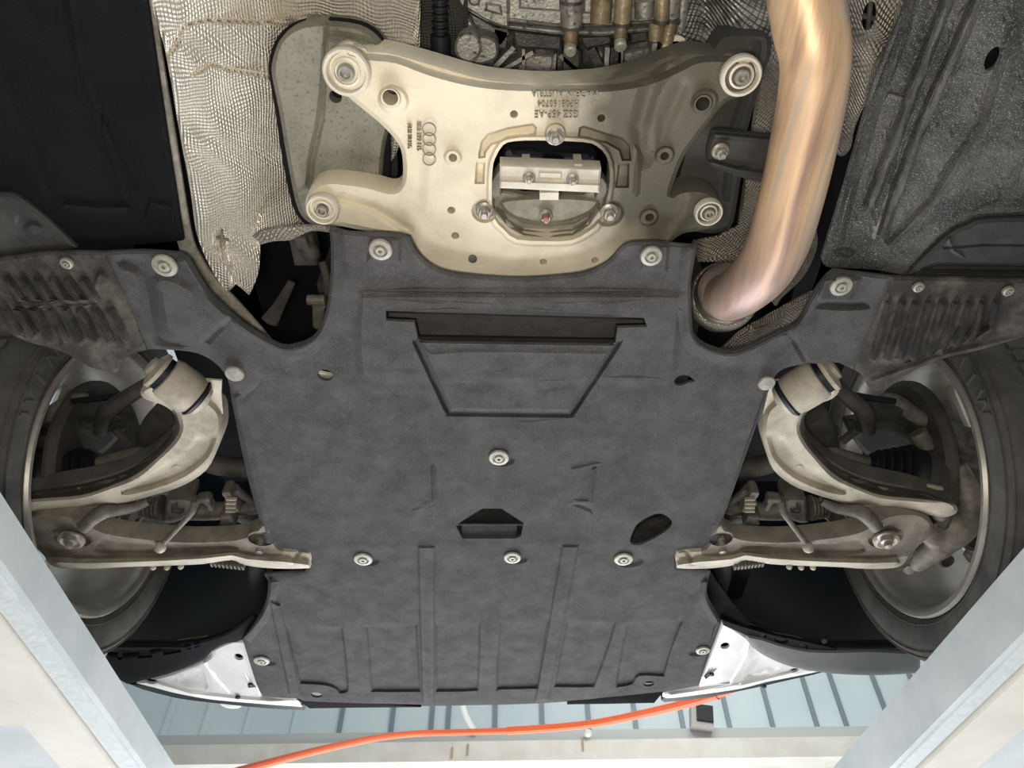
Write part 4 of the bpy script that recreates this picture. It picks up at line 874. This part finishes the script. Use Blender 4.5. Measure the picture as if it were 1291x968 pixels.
    g.tube([W(1230,650,.86), W(1236,690,.85), W(1220,705,.84)], [.02,.022,.014], 12, 3)
    g.out('casting', mat('weathered_knuckle_alloy', (.30, .275, .22), .6, .1, 1, 22, (.10, .09, .075), .4, 300), k_, 40, voxel=.004)
    g = G(); g.lathe([(.018,0),(.020,.004),(.018,.008),(.011,.010),(.010,.004),(.0001,.004)], W(1224,680,.835), (0,-.5,-1), 24, cap=False); g.out('bore', IRON, k_)
    g = G(); g.lathe([(.013,0),(.014,.004),(.010,.006),(.009,.002),(.0001,.002)], W(1192,706,.815), (0,-.3,-1), 20, cap=False); g.out('bore', IRON, k_)
    g = G(); g.lathe([(.012,0),(.017,.006),(.018,.012),(.015,.02),(.012,.024)], W(1144,668,.845), (.7*s,-.2,-.3), 20); g.out('ball_joint_boot', RUB, k_)
    g = G(); g.lathe([(.009,0),(.010,.004),(.009,.008)], W(1145,716,.83), (-.3*s,-.4,-1), 14); g.out('nut', STEEL, k_)
    g = G(); g.tube([W(1156,545,.96), W(1170,566,.94), W(1186,590,.92), W(1203,614,.90), W(1214,640,.88)], [.018,.017,.017,.016,.018], 14, 4); g.sphere(W(1181,586,.905), .016, 16); g.out('upper_leg', IRON if not R else DUSTY, k_)
    # upper arms / tie rod
    a = thing('tie_rod', f'grey tie rod leading out to the {wd} wheel hub', 'tie rod', W(1180, 530, .98), 'tie rods')
    g = G(); g.tube([W(1112,500,1.02), W(1130,508,1.01), W(1160,527,.99), W(1195,539,.975), W(1222,548,.965)], [.008,.016,.014,.013,.014], 14, 4); g.out('rod', DUSTY, a)
    g = G(); g.tube([W(1190,538,.97), W(1218,562,.95), W(1235,575,.95)], [.014,.022,.026], 12, 3); g.sphere(W(1226,556,.95), .02, 12); g.out('end_housing', DUSTY, a)
    a = thing('upper_link', f'broad dark upper link above the drive shaft on the {wd} side', 'link', W(1110, 540, .99), 'upper links')
    sheet('link', mat('dark_forging', (.060, .056, .050), .65, .1, 1, 25, (.03, .028, .026), .3, 250), poly([(1068,540),(1085,535),(1092,522),(1110,515),(1135,510),(1160,530),(1165,560),(1140,566),(1110,568),(1095,574),(1080,560)]), .99, [], [L_([(1085,545),(1115,540),(1145,548)], 9, -.012)], 7, .03, a, (5, .01))
    g = G(); g.tube([W(1040,470,1.0), W(1065,497,.99), W(1090,520,.985), W(1095,545,.98)], [.012,.014,.016,.012], 12, 4); g.out('strut', IRON, a)
    g = G(); g.tube([W(1058,497,1.03), W(1085,504,1.03), W(1112,512,1.03)], .0035, 8, 3); g.tube([W(1066,496,1.0), W(1100,502,1.0), W(1128,506,1.0)], .006, 8, 3); g.out('wire', BLACK, a)
    g = G(); g.tube([W(1020,520,.97), W(1030,540,.97), W(1040,565,.97)], [.028,.032,.026], 16, 3); g.out('damper', IRON, a)
    g = G(); g.tube([W(1062,556,.98), W(1072,548,.98), W(1080,540,.98)], .008, 10, 2); g.tube([W(1052,540,.98), W(1046,560,.98)], .010, 10, 1); g.out('bolt', IRON, a)
    # splash plate of the brake
    a = thing('brake_backing_plate', f'dark dirty brake backing plate inside the {wd} rim', 'backing plate', W(1190, 500, 1.02), 'brake backing plates')
    cx = .78*s + XO; yc = 1.10; zc = CZ+.99
    g = G(); g.lathe([(.05, 0), (.155, 0), (.165, .012), (.165, .018), (.05, .010)], (cx, yc-.03, zc), (s, 0, 0), 40); g.out('plate', IRON, a)
M_ = lambda X: (1390 - X)/1.15
XO = -.02
side(1); side(-1)
# ================================================================ WHEELS
LETM = mat('raised_tyre_letter', (.085, .080, .072), .8)
def wheel(s):
    wd = 'right' if s > 0 else 'left'
    xc = s*.786 + (0 if s > 0 else -.02); c = Vector((xc, 1.10, CZ+.985)); ax = Vector((s, 0, 0))
    t = thing('road_wheel', 'black tyre on a silver rim at the right, steering gear inside it' if s > 0 else 'partly hidden black tyre and rim behind the left runway', 'wheel', (xc, 1.1, CZ+.64), 'front wheels')
    g = G(); R = .352
    g.lathe([(.268, -.010), (.276, -.018), (.290, -.022), (.315, -.026), (.333, -.022), (.346, -.008), (R, .010), (R+.002, .05), (R+.003, .10), (R+.002, .15), (R-.004, .19), (.333, .222), (.300, .228), (.268, .215), (.262, .20), (.262, 0), (.268, -.010)], c, ax, 96, cap=False); ty = g.out('tyre', TYRE, t, 40)
    g = G()
    for r_, w_, o_ in ((.2795, .0012, -.0195), (.327, .0012, -.0248), (.338, .0015, -.0185)):
        g.lathe([(r_-w_, o_), (r_-w_*.6, o_-.002), (r_+w_*.6, o_-.002), (r_+w_, o_)], c, ax, 96, cap=False)
    g.out('sidewall_line', TYRE, t)
    # shallow tread blocks on the shoulder
    g = G()
    for k in range(80):
        an = 2*PI*k/80
        for x0 in (.02, .075, .13):
            p = c + ax*(x0+.025) + Vector((0, math.cos(an), math.sin(an)))*(R+.002)
            g.box(p, (.042, .020, .008), Matrix.Rotation(an-PI/2, 3, 'X'))
    o = g.out('tread_blocks', TYRE, t, smooth=False); o['kind'] = 'stuff'
    g = G(); g.lathe([(.243, .006), (.247, -.010), (.254, -.018), (.264, -.020), (.268, -.014), (.262, -.002), (.262, .02), (.250, .03), (.245, .06), (.245, .16), (.262, .20), (.262, .205), (.240, .205), (.236, .16), (.236, .05), (.240, .02)], c, ax, 96, cap=False); 
    n = 16*96; g.f += [((15*96)+k, (15*96)+(k+1) % 96, (k+1) % 96, k) for k in range(96)]
    g.out('rim', RIM, t, 40)
    g = G()
    for k in range(5):
        an = 2*PI*k/5 + .3
        for d_ in (-.09, .09):
            p0 = c + ax*.165 + Vector((0, math.cos(an), math.sin(an)))*.05; p1 = c + ax*.185 + Vector((0, math.cos(an+d_), math.sin(an+d_)))*.25
            g.tube([p0, p0.lerp(p1, .5), p1], [.026, .020, .022], 10, 1, flat=.6)
    g.out('spoke', RIM, t)
    g = G(); g.lathe([(.03,.10),(.07,.10),(.07,.19),(.03,.19)], c, ax, 24); g.out('hub', DUSTY, t)
    # raised tyre lettering running round the upper sidewall
    txt = 'WINTER'
    cu = bpy.data.curves.new('t', 'FONT'); cu.size = .042; cu.resolution_u = 2; cu.extrude = .0012; cu.align_x = 'CENTER'; cu.align_y = 'CENTER'; dg0 = bpy.context
    for i, ch in enumerate(txt):
        gg = G()
        cu.body = ch; o = bpy.data.objects.new('t', cu); COL.objects.link(o); dg = bpy.context.evaluated_depsgraph_get(); dg.update()
        me = bpy.data.meshes.new_from_object(o.evaluated_get(dg)); bpy.data.objects.remove(o)
        th = math.radians((176 + 0) - 9.5*i + 24) 
        er = Vector((0, math.cos(th), math.sin(th))); et = Vector((0, math.sin(th), -math.cos(th)))
        gg.add([c - ax*.0265 + er*(.307+v.co.y*.95) + et*v.co.x*1.15*(1 if s > 0 else 1) - ax*v.co.z for v in me.vertices], [tuple(p.vertices) for p in me.polygons])
        gg.out('sidewall_letter', LETM, t, 20)
wheel(1); wheel(-1)
# ================================================================ WHEEL ARCH LINERS
for s in (1, -1):
    t = thing('wheel_arch_liner', f'smooth black wheel arch liner curving down in front of the {"right" if s > 0 else "left"} wheel', 'arch liner', (s*.7, 1.5, CZ+.85), 'front wheel arch liners')
    yc, zc, R = 1.08, CZ+1.02, .43
    P = []; nA = 26; xs_ = [.40, .44, .50, .60, .70, .80, .90, .98]
    for i in range(nA):
        for x in xs_:
            qx = min(max((x-.42)/.25, 0), 1); an = math.radians(-14 - 9*qx + (90+9*qx)*i/(nA-1)); yc = 1.0 + .12*qx
            bul = .03*math.sin((x-.4)/.58*PI) if True else 0
            rr = R + bul*max(0, math.sin((an+.43)*2))*.6 - .05*max(0, (.47-x)/.07)
            P.append((s*x-.02, yc+rr*math.cos(an), zc+rr*math.sin(an)))
    m_ = len(xs_); fc = [(i*m_+j, i*m_+j+1, (i+1)*m_+j+1, (i+1)*m_+j) for i in range(nA-1) for j in range(m_-1)]
    o = mk('liner_shell', P, fc, NAVY, t, 50); so = o.modifiers.new('thick', 'SOLIDIFY'); so.thickness = .004
# ---- front bumper underside
def bumper(s):
    R = s > 0
    t = thing('front_bumper', 'glossy white underside corner of the front bumper, ' + ('right side under the grey liner lip' if R else 'left side beside the runway'), 'bumper', U(950 if R else 260, 850, .86), 'white bumper corners')
    if R:
        o = sp([(910,784,1),(928,793),(945,805),(970,823),(1003,838),(1035,846,1),(1000,853),(965,860),(933,868),(886,875),(840,880),(836,873,1),(846,870),(880,864,1)], 3)
        holes = [circ(914,814,6,12,4,-.2), circ(1001,845,6,12,2.6,-.2)]
        ft = [('l', [(948,800),(940,830),(921,862)], 3, -.004), ('p', sp(c_((894,842),(904,842),(898,850),(890,856),(887,852)), 1), .012, 2), ('p', sp([(950,812,1),(975,830),(1000,840,1),(960,855),(930,862,1)], 3), .010, 10), ('l', [(846,876),(886,870),(935,864),(1000,848)], 4, -.006)]
    else:
        o = sp([(310,808,1),(300,807),(288,809),(269,818),(265,828),(240,841),(193,855),(172,861,1),(196,867),(223,874),(269,882),(339,888),(381,891,1),(374,881),(362,880,1),(331,878,1)], 3)
        holes = [circ(301,828,6,12,4,.3), circ(191,859,8,12,3.2,.1)]
        ft = [('l', [(254,832),(270,855),(287,872)], 3, -.004), ('p', sp(c_((308,848),(318,858),(323,866),(313,867)), 1), .012, 2), ('p', sp([(256,836,1),(228,846),(205,858,1),(230,866),(270,872,1)], 3), .010, 10), ('l', [(200,862),(240,874),(290,880),(340,884)], 4, -.006)]
    sheet('skin', PAINT, o, .862, holes, ft, 5, .006, t, (3, .004), None, 35)
    sheet('hole_backing', MATB, inset(o, 7 if area2(o) else 7), .90, [], [], 8, .003, t)
    n_ = sp([(1044,842,1),(1035,848),(1000,856),(965,864),(933,871),(886,880),(838,885,1),(836,880),(886,874),(933,866),(1000,850,1)] if R else [(162,862,1),(196,866),(223,872),(269,880),(339,886),(384,888,1),(384,895,1),(339,893),(269,886),(223,880),(180,869,1)], 2)
    sheet('lower_edge', BLACK, n_, .868, [], [], 6, .05, t)
    for (px, py) in (((963,864),(897,849)) if R else ((300,878),(316,862))):
        g = G(); g.lathe([(.006,0),(.006,.004),(.003,.005)], U(px, py, .858), (0,0,-1), 14); g.out('clip', BLACK if R else BLACK, t)
    if not R:
        g = G(); g.lathe([(.028,0),(.028,.006),(.01,.010),(.0001,.010)], U(292, 884, .885), (0,0,-1), 24, cap=False); g.out('round_sensor', PAINT, t)
bumper(1); bumper(-1)
apr = thing('liner_front_panel', 'black panel closing the gap between undertray edge and right wheel arch liner', 'panel', U(920, 780, .9))
sheet('panel', MATB, sp([(880,700),(905,735),(960,795),(1050,815),(1060,835),(1000,832),(930,800),(896,785),(880,760)], 2), .885, [], [], 10, .004, apr)
# liner lips with cut-outs
t = thing('liner_lip', 'grey flexible liner lip sweeping below the right wheel arch', 'liner lip', U(1060, 835, .83))
sheet('lip', mat('grey_matt_plastic', (.085, .09, .083), .6, 0, 1, 10, (.11, .115, .105), .1, 90), sp([(940,800,1),(945,812),(965,827),(1000,841),(1050,849),(1100,851),(1130,850),(1160,848,1),(1160,822,1),(1098,819),(1060,820),(1020,819),(985,812),(960,804)], 3), .845, [], [], 6, .006, t, (3, .004))
sheet('inner_lip', MATB, sp([(911,782,1),(935,790),(960,797),(985,803),(1010,808),(1055,818,1),(1050,824),(1000,820),(965,812),(935,798),(912,788,1)], 3), .850, [circ(962,802,5,10,3), circ(985,807,9,10,4,.2), circ(1012,815,7,10,4)], [], 5, .006, t)
for px, py, r in ((1038,807,5),): g = G(); g.lathe([(.006,0),(.006,.005),(.0001,.006)], U(px,py,.862), (0,-.5,-1), 12, cap=False); g.out('liner_screw', IRON, t)
sheet('cutout_backing', DUSTY, sp([(950,796),(1000,802),(1025,812),(1020,822),(980,816),(952,806)], 2), .872, [], [], 6, .003, t)
t = thing('liner_lip', 'black liner lip with small cut-outs above the left bumper corner', 'liner lip', U(220, 830, .85))
sheet('lip', MATB, sp([(135,824,1),(160,826),(190,822),(225,812),(260,806),(290,795),(318,775,1),(326,780,1),(306,806),(285,811),(268,820),(255,832),(210,850),(160,862,1),(130,845,1)], 3), .855, [sp([(173,830,1),(176,822),(184,820),(191,824),(192,829,1)], 2), circ(237,815,5,10,4), sp(c_((204,819),(226,815),(229,822),(206,826)), 1), sp(c_((243,809),(253,807),(252,814),(246,817)), 1), circ(151,820+8,4,10,4)], [], 5, .006, t, (3, .003))
sheet('cutout_backing', DUSTY, sp([(140,818),(200,812),(262,802),(262,820),(200,834),(140,838)], 2), .875, [], [], 7, .003, t)
S.unit_settings.system = 'METRIC'
